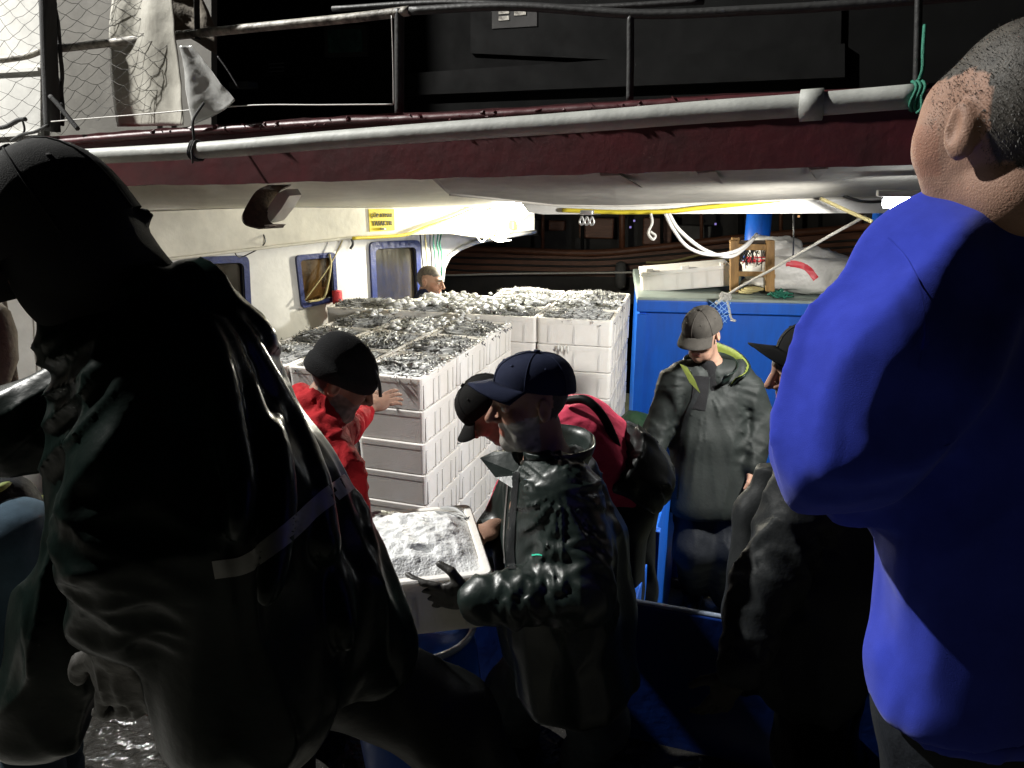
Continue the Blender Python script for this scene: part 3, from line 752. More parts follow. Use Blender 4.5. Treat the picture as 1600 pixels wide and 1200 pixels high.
# near stack: two columns wide, three rows deep, eight courses
NB_ = onz(660, 592, 1.45); nw, nl, nh = .372, .45, .1675
near_me = foam_mesh(nw, nl, nh, 'foam_box_small')
near_tops = []
rown = ['front', 'middle', 'back']; coln = ['right', 'middle', 'left']
for ci in range(3):
    for ri in range(3):
        for k in range(8):
            if k > 3 and (ci >= 1 and ri > 0): continue
            c = NB_ - BX * (nw * (ci + .5) + .006 * ci) + AX * (nl * (ri + .5) + .004 * ri); jx, jy = rng.uniform(-.003, .003, 2)
            z = 1.45 - nh * (k + 1)
            o = place_box(near_me, (c[0] + jx, c[1] + jy, z), 'foam_box', f'foam box {ordn[k]}, {rown[ri]} {coln[ci]} column of the lower near stack', 'foam boxes in the near stack', rot=rng.uniform(-.006, .006))
            if k == 0: near_tops.append((o, ci, ri))
def pallet(name, c, hx, hy, label):
    p = thing(name, label, 'pallet', (c[0], c[1], 0))
    for k in range(7): MB().box(c * [1, 1, 0] + BX * (-hx + hx * 2 * (k + .5) / 7) + Z * .085, BX * hx * .11, AX * hy, Z * .011).build('plank', 'wood', p)
    for k in (-1, 0, 1): MB().box(c * [1, 1, 0] + AX * k * (hy - .05) + Z * .035, BX * hx, AX * .045, Z * .035).build('bearer', 'wood', p)
pallet('wood_pallet', NB_ - BX * nw * 1.5 + AX * nl * 1.5, nw * 1.5 - .01, nl * 1.5 - .01, 'wooden pallet under the lower near stack of foam boxes')
# far stack: four columns, three rows
FB = onz(958, 502, 1.485); fw, fl_, fh = .49, .355, .172; FA = math.radians(-14.2); FBX = np.array([math.cos(FA), math.sin(FA), 0]); FAX = np.array([-FBX[1], FBX[0], 0])
far_me = foam_mesh(fw, fl_, fh, 'foam_box_wide', (3, 4))
far_tops = []
cn = ['right end', 'second from right', 'third from right', 'left end']
for ci in range(4):
    for ri in range(3):
        if ci == 3 and ri > 0 or ci == 2 and ri > 1: continue
        for k in range(8):
            if ri > 0 and ci > 0 and k > 0: continue
            c = FB - FBX * (fw * (ci + .5) + .003 * ci) + FAX * (fl_ * (ri + .5) + .003 * ri); jx, jy = rng.uniform(-.004, .004, 2)
            z = 1.485 - fh * (k + 1)
            o = place_box(far_me, (c[0] + jx, c[1] + jy, z), 'foam_box', f'foam box {ordn[k]}, {rown[ri]} row, {cn[ci]} of the taller far stack', 'foam boxes in the far stack', rot=FA - ANG + rng.uniform(-.005, .005))
            if k == 0: far_tops.append((o, ci, ri))
pallet('wood_pallet', FB - FBX * fw * 1.4 + FAX * fl_ * 1.5, fw * 1.35, fl_ * 1.45, 'wooden pallet under the taller far stack of foam boxes')
# ice bits caught on the far stack front
m_ = MB()
for k in range(4):
    q = FB - FBX * (.34 - .02 * k) - FAX * .012 + Z * (-fh + .004)
    m_.tube([q, q - Z * (.02 + .012 * (k % 2)) - AX * .006, q - Z * (.035 + .02 * (k % 2)) - AX * .004], [.005, .007, .003], 6)
o = m_.build('fish_tails', 'fish_white', smooth=True); tag(o, 'few pale fish tails poking from the seam below the right end top box', 'fish')

# ================================================================== anchovies and crushed ice
def fish_geo(bend, seed):
    L = .115; P = []; R = []
    for t, r in [(0, .0015), (.06, .0045), (.2, .0068), (.42, .0072), (.7, .0048), (.88, .0022), (.93, .0018)]:
        x = (t - .45) * L; P.append((x, bend * (4 * (t - .45) ** 2) * L, .003 * math.sin(seed + 5 * t))); R.append(r)
    V = []; T = []
    for p, r in zip(P, R):
        for k in range(6):
            a = 2 * math.pi * k / 6 + .5; V.append((p[0], p[1] + r * .72 * math.cos(a), p[2] + r * 1.05 * math.sin(a)))
            s = math.sin(a); T.append((.24, .25, .26) if s > .66 else ((.78, .79, .78) if s > -.3 else (.85, .85, .82)))
    F = [tuple(range(5, -1, -1))]
    for i in range(6):
        for k in range(6): F.append((i * 6 + k, i * 6 + (k + 1) % 6, i * 6 + 6 + (k + 1) % 6, i * 6 + 6 + k))
    e = P[-1]; b = len(V)
    V += [(e[0] - .002, e[1], e[2]), (e[0] + .013, e[1], e[2] + .011), (e[0] + .008, e[1] + .001, e[2]), (e[0] + .013, e[1], e[2] - .011)]
    T += [(.2, .2, .2)] * 4; F += [(b, b + 1, b + 2), (b, b + 2, b + 3)]
    return np.array(V), F, np.array(T)
FG = [fish_geo(b, s) for s, b in enumerate((-.20, -.08, .0, .10, .22))]
FM = []
for V, F, T in FG:
    me = bpy.data.meshes.new('anchovy'); me.from_pydata(V.tolist(), [], F); me.materials.append(M['fish_skin'])
    me.polygons.foreach_set('use_smooth', np.ones(len(me.polygons), bool))
    a = me.color_attributes.new('tint', 'FLOAT_COLOR', 'POINT'); t4 = np.ones((len(V), 4), np.float32); t4[:, :3] = T; a.data.foreach_set('color', t4.ravel()); FM.append(me)
class Bulk:
    def __init__(s): s.V = []; s.F = []; s.T = []; s.n = 0
    def add(s, V, F, T):
        s.V.append(V); s.F += [tuple(i + s.n for i in f) for f in F]; s.T.append(T); s.n += len(V)
fb = Bulk()
def eul(yaw, pitch, roll):
    return np.array(Matrix.Rotation(yaw, 3, 'Z') @ Matrix.Rotation(pitch, 3, 'Y') @ Matrix.Rotation(roll, 3, 'X'))
count = [0]
def fill_fish(boxo, w, l, h, n, single, heap, seed, side='', bx=None, ax=None):
    BX_, AX_ = (BX, AX) if bx is None else (bx, ax)
    c = np.array(boxo.location); base = c[2] + h - .022; yaw0 = rng.uniform(0, 6.28)
    # bed below
    V = []; k = 9
    for i in range(k):
        for jj in range(k):
            u, v = i / (k - 1) - .5, jj / (k - 1) - .5
            zz = heap * max(0, 1 - 3.2 * (u * u + v * v)) * .9 + .006 * pnoise(Vector((u * 9, v * 9, seed)))
            q = c + BX_ * u * (w - .056) + AX_ * v * (l - .056); V.append((q[0], q[1], base - .012 + zz))
    fb.add(np.array(V), [(i * k + jj, i * k + jj + 1, i * k + k + jj + 1, i * k + k + jj) for i in range(k - 1) for jj in range(k - 1)], np.tile((.48, .49, .48), (k * k, 1)))
    for i in range(n):
        u, v = rng.uniform(-.5, .5, 2)
        mx = .5 - .07 / w * .8; my = .5 - .06 / l * .8
        q = c + BX_ * u * (w - .085) + AX_ * v * (l - .085)
        zz = heap * max(0, 1 - 3.2 * (u * u + v * v)) + rng.uniform(-.002, .009)
        fld_ = pnoise(Vector((u * 3 + seed * 7, v * 3, seed))) * 1.6
        yaw = yaw0 + fld_ + rng.normal(0, .28) + (math.pi if rng.random() < .5 else 0)
        R = eul(yaw, rng.normal(0, .07), rng.normal(0, .5))
        k2 = int(rng.integers(5)); s = rng.uniform(.82, 1.12)
        loc = np.array([q[0], q[1], base + zz])
        if single and i >= n - 100:
            o = bpy.data.objects.new('anchovy', FM[k2]); COL.objects.link(o); o.location = loc
            o.rotation_euler = Matrix(R.tolist()).to_euler(); o.scale = (s, s, s)
            tag(o, f'small silver anchovy in the front {side} top box of the near foam stack', 'fish', f'anchovies in the near {side} box'); count[0] += 1
        else:
            V, F, T = FG[k2]; fb.add((V * s) @ R.T + loc, F, T * rng.uniform(.7, 1.1))
for o, ci, ri in sorted(near_tops, key=lambda t: t[2]):
    fill_fish(o, nw, nl, nh, 380, ri == 0, .04, ci * 3 + ri + 1.0, coln[ci])
for o, ci, ri in far_tops:
    fill_fish(o, fw, fl_, fh, 340, False, .045, 20 + ci * 3 + ri, '', FBX, FAX)
o = obj('anchovy_heap', np.concatenate(fb.V), fb.F, 'fish_skin', smooth=True, tint=np.concatenate(fb.T))
tag(o, 'heaped silver anchovies filling the rest of the open foam boxes', 'fish heap', kind='stuff')
# ice lumps
def lump(mb, c, r, seed):
    bm = bmesh.new(); bmesh.ops.create_icosphere(bm, subdivisions=2, radius=1)
    V = np.array([v.co[:] for v in bm.verts]); F = [[v.index for v in f.verts] for f in bm.faces]; bm.free()
    nz = np.array([1 + .6 * pnoise(Vector(v * 1.5 + seed)) + .5 * pnoise(Vector(v * 4.3 + seed)) for v in V])
    mb.add(V * nz[:, None] * np.array([r, r, r * .5]) + c, F)
ib = MB()
def ice_at(px, py, z, n, spread, rmin, rmax):
    b = onz(px, py, z)
    for k in range(n):
        q = b + BX * rng.normal(0, spread) + AX * rng.normal(0, spread); lump(ib, np.array([q[0], q[1], z + rng.uniform(-.005, .02)]), rng.uniform(rmin, rmax), rng.uniform(0, 99))
for a in [(650, 512, 1.475, 60, .07, .006, .022), (712, 502, 1.475, 40, .08, .006, .02), (650, 572, 1.465, 14, .03, .006, .018), (690, 540, 1.47, 24, .06, .005, .014), (632, 585, 1.46, 16, .04, .005, .012),
          (640, 476, 1.53, 60, .07, .012, .034), (700, 468, 1.53, 50, .08, .008, .03), (770, 474, 1.53, 60, .11, .006, .026), (840, 468, 1.53, 60, .10, .006, .028), (905, 472, 1.53, 40, .10, .006, .024), (960, 475, 1.52, 16, .06, .006, .02), (740, 482, 1.52, 40, .10, .005, .02), (590, 490, 1.50, 20, .06, .006, .02)]:
    ice_at(*a)
# crumbs along the right edges
for k in range(170):
    t = rng.uniform(0, 1); q = NB_ + AX * t * nl * 3 - BX * abs(rng.normal(0, .018)); lump(ib, np.array([q[0], q[1], 1.452 + rng.uniform(0, .012)]), rng.uniform(.003, .009), rng.uniform(0, 99))
o = ib.build('crushed_ice', 'ice', smooth=True, fix=False); tag(o, 'white lumps of crushed ice scattered over the anchovies', 'ice', kind='stuff')

# ================================================================== the carried crate
CZ = 1.42
cFR = onz(772, 896, CZ); cBR = onz(735, 786, CZ)
cY = unit(cBR - cFR); cX = np.array([cY[1], -cY[0], 0]); cl = np.linalg.norm(cBR - cFR); cw = .56
cme = foam_mesh(cw, cl, .165, 'foam_crate', (4, 3))
cc = (cFR + cBR) / 2 - cX * cw / 2
crate = bpy.data.objects.new('foam_crate', cme); COL.objects.link(crate); crate.location = (cc[0], cc[1], CZ - .165); crate.rotation_euler = (0, 0, math.atan2(cX[1], cX[0])); ORG[crate.name] = np.array(crate.location)
tag(crate, 'white foam crate heaped with crushed ice, carried by the man in the navy cap', 'foam box')
V = []; gx, gy = 110, 84
for i in range(gx):
    for jj in range(gy):
        u, v = i / (gx - 1) - .5, jj / (gy - 1) - .5
        e = min(1, (.5 - abs(u)) * 9) * min(1, (.5 - abs(v)) * 8)
        z = .062 * max(0, 1 - 2.2 * (u * u + v * v)) * e ** .5 + e * (.012 * pnoise(Vector((u * 9, v * 7, 1))) + .006 * pnoise(Vector((u * 24, v * 20, 5))) + .0028 * abs(pnoise(Vector((u * 70, v * 60, 9)))))
        hole = math.exp(-(((u - .21) / .05) ** 2 + ((v + .27) / .022) ** 2)); z -= .045 * hole
        q = cc + cX * u * (cw - .05) + cY * v * (cl - .05); V.append((q[0] + .003 * pnoise(Vector((u * 60, v * 60, 3))), q[1], CZ - .014 + z))
F = [(i * gy + jj, i * gy + gy + jj, i * gy + gy + jj + 1, i * gy + jj + 1) for i in range(gx - 1) for jj in range(gy - 1)]
o = MB().add(V, F).build('crushed_ice', 'ice', smooth=True, fix=False); tag(o, 'mound of wet crushed ice heaped in the carried foam crate', 'ice', kind='stuff')
for k in range(3):
    V0, F0_, T0 = FG[k]; q = cBR - cX * (.05 + .03 * k) - cY * (.05 + .02 * k)
    o = bpy.data.objects.new('anchovy', FM[k]); COL.objects.link(o); o.location = (q[0], q[1], CZ + .004); o.rotation_euler = (.4 * k, 0, -.6 + .3 * k)
    tag(o, 'anchovy half buried at the far right corner of the ice-filled carried crate', 'fish', 'anchovies in the carried crate')

# ================================================================== yellow sign
s0 = [fp(575, 326.5), fp(615, 326.5), fp(616, 360), fp(577, 362)]
sg = thing('warning_sign', 'worn yellow sign reading ÇÖP ATMAK YASAKTIR on the cream girder', 'sign', tuple(sum(s0) / 4 - Z * .07))
MB().prism([q + WN * .006 for q in s0], -WN * .004).build('plate', 'sign_yellow', sg)
sc_ = sum(s0) / 4; swid = np.linalg.norm(s0[1] - s0[0])
def text_mesh(body, name, centre, xdir, ydir, width, height, material, parent):
    cu = bpy.data.curves.new(name, 'FONT'); cu.body = body; cu.align_x = 'CENTER'; cu.align_y = 'CENTER'; cu.size = 1; cu.extrude = .01; cu.resolution_u = 3
    t = bpy.data.objects.new(name, cu); COL.objects.link(t); bpy.context.view_layer.update()
    me = bpy.data.meshes.new_from_object(t.evaluated_get(bpy.context.evaluated_depsgraph_get()))
    V = np.array([v.co[:] for v in me.vertices]); F = [list(p.vertices) for p in me.polygons]
    bpy.data.objects.remove(t); bpy.data.curves.remove(cu)
    wv_ = V[:, 0].max() - V[:, 0].min(); hv = V[:, 1].max() - V[:, 1].min(); V[:, 0] -= (V[:, 0].max() + V[:, 0].min()) / 2; V[:, 1] -= (V[:, 1].max() + V[:, 1].min()) / 2
    zd = np.cross(xdir, ydir); P = centre + np.outer(V[:, 0] * width / wv_, xdir) + np.outer(V[:, 1] * height / hv, ydir) + np.outer(V[:, 2] * .15, zd)
    return obj(name, P, F, material, parent)
up_s = unit(s0[0] - s0[3]); xr = unit(s0[1] - s0[0])
text_mesh('ÇÖP ATMAK', 'lettering', sc_ + up_s * .033 + WN * .008, xr, up_s, swid * .86, .040, 'letter_black', sg)
text_mesh('YASAKTIR', 'lettering', sc_ - up_s * .022 + WN * .008, xr, up_s, swid * .80, .034, 'letter_black', sg)
lump_m = MB(); lump(lump_m, sc_ - up_s * .062 + WN * .008, .022, 3); o = lump_m.build('paint_splash', 'white_paint', sg, smooth=True)

# ================================================================== cables, hoses, ropes under the roof
cat('yellow_hose', [fp(548, 372) + WN * .02, fp(590, 370) + WN * .02, fp(630, 366) + WN * .03, fp(660, 355) + WN * .03, fp(700, 341) + WN * .03, fp(737, 325) + WN * .03], .012, 'rope_yellow', 'yellow hose rising along the girder right of the sign', 'hose', 8)
cat('yellow_hose', [gp_(880, 328) + nG * .02, gp_(960, 331) + nG * .02, gp_(1040, 330) + nG * .03, gp_(1090, 325) + nG * .02, gp_(1160, 318) + nG * .02, gp_(1240, 309) + nG * .02], .013, 'rope_yellow', 'yellow hose draped along the lit cross girder', 'hose', 8)
cat('white_hose', [W(1045, 334, 4.25), W(1062, 360, 4.25), W(1100, 390, 4.3), W(1140, 401, 4.4), W(1166, 385, 4.6), W(1182, 366, 4.9)], .011, 'hose_white', 'upper of two white hoses hanging in a bight below the girder', 'hose', 8)
cat('white_hose', [W(1040, 334, 4.2), W(1052, 358, 4.2), W(1075, 386, 4.2), W(1110, 398, 4.25), W(1150, 392, 4.3), W(1178, 372, 4.6)], .010, 'hose_white', 'lower of two white hoses hanging in a bight below the girder', 'hose', 8)
cat('hanging_rope', [W(1017, 334, 4.2), W(1019, 348, 4.2), W(1013, 364, 4.2), W(1020, 374, 4.2), W(1024, 368, 4.2), W(1016, 362, 4.2)], .008, 'rope_white', 'short white cord with a knotted end hanging from the girder', 'rope', 6)
cat('hanging_rope', [W(1240, 333, 4.6), W(1240, 372, 4.6), W(1239, 404, 4.9)], .005, 'cable_black', 'thin dark cord hanging straight right of the blue post', 'rope', 5)
cat('stay_rope', [W(1352, 338, 4.1), W(1290, 372, 4.4), W(1215, 416, 4.9), W(1160, 446, 5.2), W(1134, 462, 5.35)], .009, 'rope_white', 'taut pale rope slanting from the girder down to the casing edge', 'rope', 7)
m_ = MB(); kq = W(1134, 462, 5.30)
m_.tube(spline([kq, kq + np.array([-.03, -.02, -.02]), kq + np.array([-.07, -.03, -.05])], 5), .012, 7)
for k in range(4): m_.tube([kq + .022 * np.array([math.cos(t), .3 * math.sin(t), math.sin(t)]) + np.array([.012 * k - .02, 0, -.003 * k]) for t in np.linspace(0, 6.28, 12)[:-1]], .006, 5, closed=True)
m_.tube(spline([kq, kq + np.array([.02, -.03, -.08]), kq + np.array([.04, -.03, -.15]), kq + np.array([.065, -.03, -.17])], 5), .008, 6)
lump(m_, kq + np.array([.06, -.03, -.17]), .018, 8)
o = m_.build('knotted_rope', 'rope_white', smooth=True); tag(o, 'knotted white rope end hanging over the casing rim above the grey cap', 'rope')
V = []
for i in range(10):
    for jj in range(8):
        u, v = i / 9, jj / 7; q = W(1108 + 34 * v * (1 - .2 * u), 470 + 34 * u, 5.28); V.append(q + np.array([0, -.03 * math.sin(u * 3), 0]) + .014 * np.array([pnoise(Vector((u * 6, v * 6, k))) for k in range(3)]))
m_ = MB()
for i in range(9):
    for jj in range(7):
        if (i + jj) % 2 == 0: m_.tube([V[i * 8 + jj], V[i * 8 + 9 + jj]], .0022, 4, cap=False)
        else: m_.tube([V[i * 8 + jj + 1], V[i * 8 + 8 + jj]], .0022, 4, cap=False)
o = m_.build('net_scrap', 'net_blue', fix=False); tag(o, 'scrap of pale blue netting caught on the rope above the grey cap', 'net')
cat('diagonal_rod', [W(1282, 310, 3.9), W(1330, 332, 3.8), W(1362, 346, 3.7)], .010, 'rope_straw', 'dull straw coloured rope slanting under the hanging plate', 'rope', 6)
cat('cable', [W(1318, 306, 3.9), W(1350, 315, 3.9), W(1390, 313, 3.9), W(1432, 300, 3.9)], .008, 'cable_black', 'black cable sagging under the hanging plate by the strip lamp', 'cable', 6)
# cluster of shackles under the girder
sh = MB(); b = W(917, 338, 4.1)
sh.bbox(b + Z * .02, BX * .035, AX * .02, Z * .012, .004)
for k in (-1, 0, 1): sh.tube(spline([b + BX * .028 * k, b + BX * (.028 * k - .012) - Z * .03, b + BX * .028 * k - Z * .045, b + BX * (.028 * k + .012) - Z * .03, b + BX * .028 * k], 5), .006, 6)
o = sh.build('shackle_cluster', 'metal_bright', smooth=True); tag(o, 'cluster of grey metal shackles hanging under the lit cross girder', 'shackles')
# green and brown lines by the third window
for k, x in enumerate((656, 664, 672, 678, 685, 690)):
    g_ = k > 2; base_ = F0 + WN * -.2
    P = [onp(x + dx, y, base_, WN) for dx, y in ((0, 362), (2 - k, 380), (3 - k * .6, 398), (6 - k * 1.2, 425 + 4 * (k % 3)))]
    cat('hanging_line', P, .006, 'rope_green' if g_ else 'rope_straw' if k % 2 else 'rope_dark', None, None, 5)
    o = bpy.data.objects[[n for n in ORG if n.startswith('hanging_line')][-1]]
    tag(o, ('green' if g_ else 'dull brown') + ' line hanging beside the third cabin window', 'rope', 'green lines by the cabin window' if g_ else 'brown lines by the cabin window')
cat('cable', [fp(411, 358) - WN * .02, fp(412, 380) + WN * .01, fp(400, 400) - WN * .1, fp(386, 403) - WN * .1, fp(372, 392) - WN * .05], .004, 'cable_black', 'thin dark cable looping below the rusty bracket to the first window', 'cable', 5)
cat('straw_rope', [wp(530, 372) + WN * .05, wp(508, 415) + WN * .05, wp(470, 468) + WN * .05], .005, 'rope_straw', 'straw coloured cord slanting across the second cabin window', 'rope', 5)
cat('window_hose', [wp(508, 396) + WN * .05, wp(510, 416) + WN * .05, wp(503, 455) + WN * .05, wp(496, 466) + WN * .05, wp(476, 470) + WN * .05], .009, 'rope_straw', 'bent pale hose hooked in the second cabin window', 'hose', 6)
cat('switch_cable', [wp(543, 370) + WN * .04, wp(545, 380) + WN * .05, wp(541, 388) + WN * .05], .010, 'cable_black', 'short black plug hanging under the girder left of the third window', 'cable', 6)
cat('wall_wire', [wp(49, 470) + WN * .03, wp(56, 500) + WN * .03, wp(58, 540) + WN * .03, wp(62, 580) + WN * .03, wp(60, 640) + WN * .03], .004, 'rust', 'thin brown wire running down the white cabin wall at far left', 'cable', 5)
o = MB().tube([wp(85, 505) + WN * .10, wp(84, 700) + WN * .10], .022, 10).build('dark_pole', 'rope_dark', smooth=True); tag(o, 'dark pole standing by the white cabin wall behind the big man', 'pole')
cat('yellow_rope', [wp(96, 508) + WN * .14, wp(92, 540) + WN * .14, wp(88, 570) + WN * .14, wp(90, 605) + WN * .14, wp(93, 660) + WN * .14], .014, 'rope_straw', 'thick yellowish rope hanging beside the dark pole', 'rope', 7)
o = MB().tube([W(-12, 470, 3.0), W(-6, 490, 3.0), W(0, 520, 3.0), W(2, 560, 3.0), W(-6, 600, 3.0), W(-12, 612, 3.0)], [.02, .05, .06, .06, .045, .02], 16).build('fender', 'canvas_brown', smooth=True); tag(o, 'worn tan fender hanging at the far left edge', 'fender')
o = MB().tube([W(-4, 440, 3.3), W(10, 520, 3.3), W(26, 640, 3.3)], .022, 8).build('dark_plank', 'rust', smooth=True); tag(o, 'dark slanting pole behind the tan fender at far left', 'pole')
# orange box lamp at the end of the sign girder
ol = thing('orange_float', 'small orange red fitting at the right end of the cream girder', 'fitting', tuple(fp(798, 360)))
MB().bbox(fp(797, 352) + WN * .03, WD * .028, WN * .028, Z * .035, .008).build('body', 'orange', ol)
MB().bbox(fp(797, 344) + WN * .03, WD * .018, WN * .018, Z * .008, .003).build('cap', 'rope_yellow', ol)
cat('yellow_cable', [fp(788, 356) + WN * .02, fp(778, 352) + WN * .02, fp(774, 362) + WN * .02, fp(770, 370) + WN * .02, fp(762, 371) + WN * .02], .008, 'rope_yellow', 'yellow cable curled beside the orange fitting', 'cable', 6)
cat('white_cable', [fp(742, 370) + WN * .02, fp(750, 378) + WN * .02, fp(760, 370) + WN * .02, fp(775, 377) + WN * .02, fp(796, 375) + WN * .02], .006, 'hose_white', 'thin white cable hanging under the lamp at the arch', 'cable', 6)

# ================================================================== red rubber glove on the window sill
gl = MB(); g0 = wp(518, 462) + WN * .07
gl.tube(spline([g0 + Z * .045, g0 + Z * .02, g0 - Z * .06, g0 - Z * .10], 4), np.concatenate([np.full(8, .038), np.full(4, .034), [.030]]), 10)
for k, (dx, L2) in enumerate([(-.026, .07), (-.009, .09), (.009, .085), (.025, .065)]):
    a = g0 + WD * dx - Z * .085; gl.tube(spline([a, a - Z * L2 * .5 + WD * dx * .3, a - Z * L2 + WD * dx * .2 + WN * .01], 4), [.011] * 8 + [.006], 7)
a = g0 + WD * .03 - Z * .04; gl.tube(spline([a, a + WD * .03 - Z * .04, a + WD * .032 - Z * .07], 4), [.013] * 8 + [.007], 7)
o = gl.build('rubber_glove', 'glove_red', smooth=True); tag(o, 'red rubber glove hung fingers down below the second cabin window', 'glove')

# ================================================================== things on the blue casing
def hpix(px, py, t): # point on a plane parallel to the casing front, t behind it
    return onp(px, py, H0 + HY * t, np.array([HX[1], -HX[0], 0]))
# tilted white foam box
a = hpix(1003, 458, .28); b = hpix(1142, 447, .28); b2 = hpix(1140, 405, .28)
fx = unit(b - a); fz = unit(np.cross(fx, HY)); fz = fz if fz[2] > 0 else -fz
lid = thing('foam_box', 'empty white foam box lying tilted on the blue casing beside the stool', 'foam box', tuple(a))
Lx = np.linalg.norm(b - a); hz_ = .165
MB().bbox(a + fx * Lx / 2 + fz * hz_ / 2 + HY * .18, fx * Lx / 2, HY * .18, fz * hz_ / 2, .012).build('body', 'foam', lid)
MB().bbox(a + fx * Lx / 2 + fz * (hz_ - .018) + HY * .18, fx * (Lx / 2 + .006), HY * .186, fz * .016, .006).build('rim', 'foam', lid)
for k in (.1, .5, .93):
    MB().bbox(a + fx * Lx * k + fz * (hz_ + .008) + HY * .02, fx * .03, HY * .018, fz * .012, .004).build('lug', 'foam', lid)
for k in range(6):
    MB().box(a + fx * Lx * (.08 + k * .165) + fz * hz_ * .42 - HY * .002, fx * .009, HY * .004, fz * hz_ * .36).build('rib', 'foam', lid)
# stool lying back against the post, its legs and frayed rush seat to the camera
st0 = hpix(1176, 456, .10)
stl = thing('stool', 'old wooden stool with frayed rush seat standing on the blue casing before the post', 'stool', tuple(st0))
for x in (1147, 1203):
    for t, dz in ((.10, 0), (.42, .02)):
        f_ = hpix(x, 455, t); tp = hpix(x + (0 if t < .2 else 2), 375, t) + Z * dz
        MB().bbox((f_ + tp) / 2, HX * .031, HY * .026, (tp - f_) / 2, .006).build('leg', 'wood', stl)
for y, h_ in ((386, .022), (428, .018)):
    for t in (.10, .42):
        q = hpix(1175, y, t); MB().bbox(q, HX * .11, HY * .014, Z * h_, .004).build('rail', 'wood', stl)
for x in (1147, 1203):
    q = hpix(x, 428, .26); MB().bbox(q, HX * .014, HY * .14, Z * .016, .004).build('rail', 'wood', stl)
m_ = MB()
for k in range(26):
    x = rng.uniform(1158, 1195); q = hpix(x, 386 + rng.uniform(-4, 3), .09 + rng.uniform(0, .05)); L2 = rng.uniform(.04, .16)
    m_.tube(spline([q, q + HX * rng.normal(0, .02) - Z * L2 * .5, q + HX * rng.normal(0, .03) - Z * L2], 3), .0035, 4)
m_.build('rush_strands', 'rope_dark', stl, smooth=True)
m_ = MB()
for k in range(10): m_.tube([hpix(1156, 378, .12 + k * .03), hpix(1195, 378, .12 + k * .03)], .014, 6)
m_.build('rush_seat', 'rust', stl, smooth=True)
# sack with red stripes
sk = np.array([hpix(1240, 455, .35)[0], hpix(1240, 455, .35)[1], 1.472])
def blob(c, rx, ry, rz, seed, amp, ex, ey, n=40, k=28, sq=.8):
    V = []
    for i in range(k):
        ph = math.pi * i / (k - 1) - math.pi / 2
        for jj in range(n):
            th = 2 * math.pi * jj / n; cx = math.cos(ph); d = np.array([cx * math.cos(th), cx * math.sin(th), math.sin(ph)])
            d2 = np.sign(d) * np.abs(d) ** sq
            r = 1 + amp * pnoise(Vector(d * 1.8 + seed)) + amp * .6 * abs(pnoise(Vector(d * 4.5 + seed))) + amp * .3 * abs(pnoise(Vector(d * 10 + seed)))
            V.append(c + ex * d2[0] * rx * r + ey * d2[1] * ry * r + Z * max(-rz * .98, d2[2] * rz * r))
    F = [(i * n + jj, i * n + (jj + 1) % n, i * n + n + (jj + 1) % n, i * n + n + jj) for i in range(k - 1) for jj in range(n)]
    return np.array(V), F
sack = thing('plastic_sack', 'lumpy white plastic sack with red stripes lying behind the stool on the casing', 'sack', tuple(sk))
V, F = blob(sk + Z * .15, .36, .22, .16, 5, .30, HX, HY)
MB().add(V, F).build('bag', 'plastic_bag', sack, smooth=True)
V2, F2 = blob(sk + Z * .27 - HX * .16 + HY * .06, .20, .16, .13, 9, .3, HX, HY)
MB().add(V2, F2).build('bag_fold', 'plastic_bag', sack, smooth=True)
sack['_bands'] = 1
from mathutils.bvhtree import BVHTree
def drape_band(name, pts, wd_, bv, parent, material, lift=.003):
    """a printed band lying on a surface: rows of points dropped on it along the view line"""
    P = spline(pts, 10); V = []
    T = np.gradient(P, axis=0); T /= np.linalg.norm(T, axis=1)[:, None]; Nn = np.stack([-T[:, 1], T[:, 0]], 1)
    kk = 4
    for p, nn in zip(P, Nn):
        for k in range(kk + 1):
            q = p + nn * wd_ * (k / kk - .5); r = ray(q[0], q[1]); h = bv.ray_cast(Vector(CP), Vector(unit(r)))
            V.append((np.array(h[0]) + np.array(h[1]) * lift * (1 if np.dot(h[1], r) < 0 else -1)) if h[0] else None)
    last = None
    F = []
    for i in range(len(P) - 1):
        for k in range(kk):
            f = (i * (kk + 1) + k, i * (kk + 1) + k + 1, (i + 1) * (kk + 1) + k + 1, (i + 1) * (kk + 1) + k)
            if all(V[x] is not None for x in f) and np.linalg.norm(np.ptp([V[x] for x in f], axis=0)) < .12: F.append(f)
    used = sorted({x for f in F for x in f}); mp = {x: i for i, x in enumerate(used)}
    if not F: return None
    o = MB().add([V[x] for x in used], [tuple(mp[x] for x in f) for f in F]).build(name, material, parent, smooth=True)
    return o
bvA = BVHTree.FromPolygons([Vector(v) for v in np.concatenate([V, V2])], F + [tuple(i + len(V) for i in f) for f in F2])
drape_band('red_stripe', [(1228, 412), (1245, 413), (1262, 420), (1275, 436)], 10, bvA, sack, 'red_print')
drape_band('red_stripe', [(1156, 406), (1175, 406), (1200, 405)], 9, bvA, sack, 'red_print')
# odds and ends between the stool legs, green rope heap
m_ = MB(); q = hpix(1166, 450, .2) ; q[2] = 1.49
for k in range(3): m_.tube([q + np.array([.05 * math.cos(t) * (1 + .2 * k), .05 * math.sin(t), .012 * k]) + HX * .03 * k for t in np.linspace(0, 6.28, 18)[:-1]], .010, 6, closed=True)
o = m_.build('rope_coil', 'rope_straw', smooth=True); tag(o, 'small coil of brownish rope between the stool legs', 'rope')
m_ = MB(); q = hpix(1218, 452, .06); q[2] = 1.475; P = [q + np.array([rng.normal(0, .045), rng.normal(0, .03), abs(rng.normal(0, .028))]) for k in range(34)]
m_.tube(spline(P, 4), .007, 5); o = m_.build('rope_tangle', 'rope_green', smooth=True); tag(o, 'tangle of green rope on the casing beside the stool', 'rope')
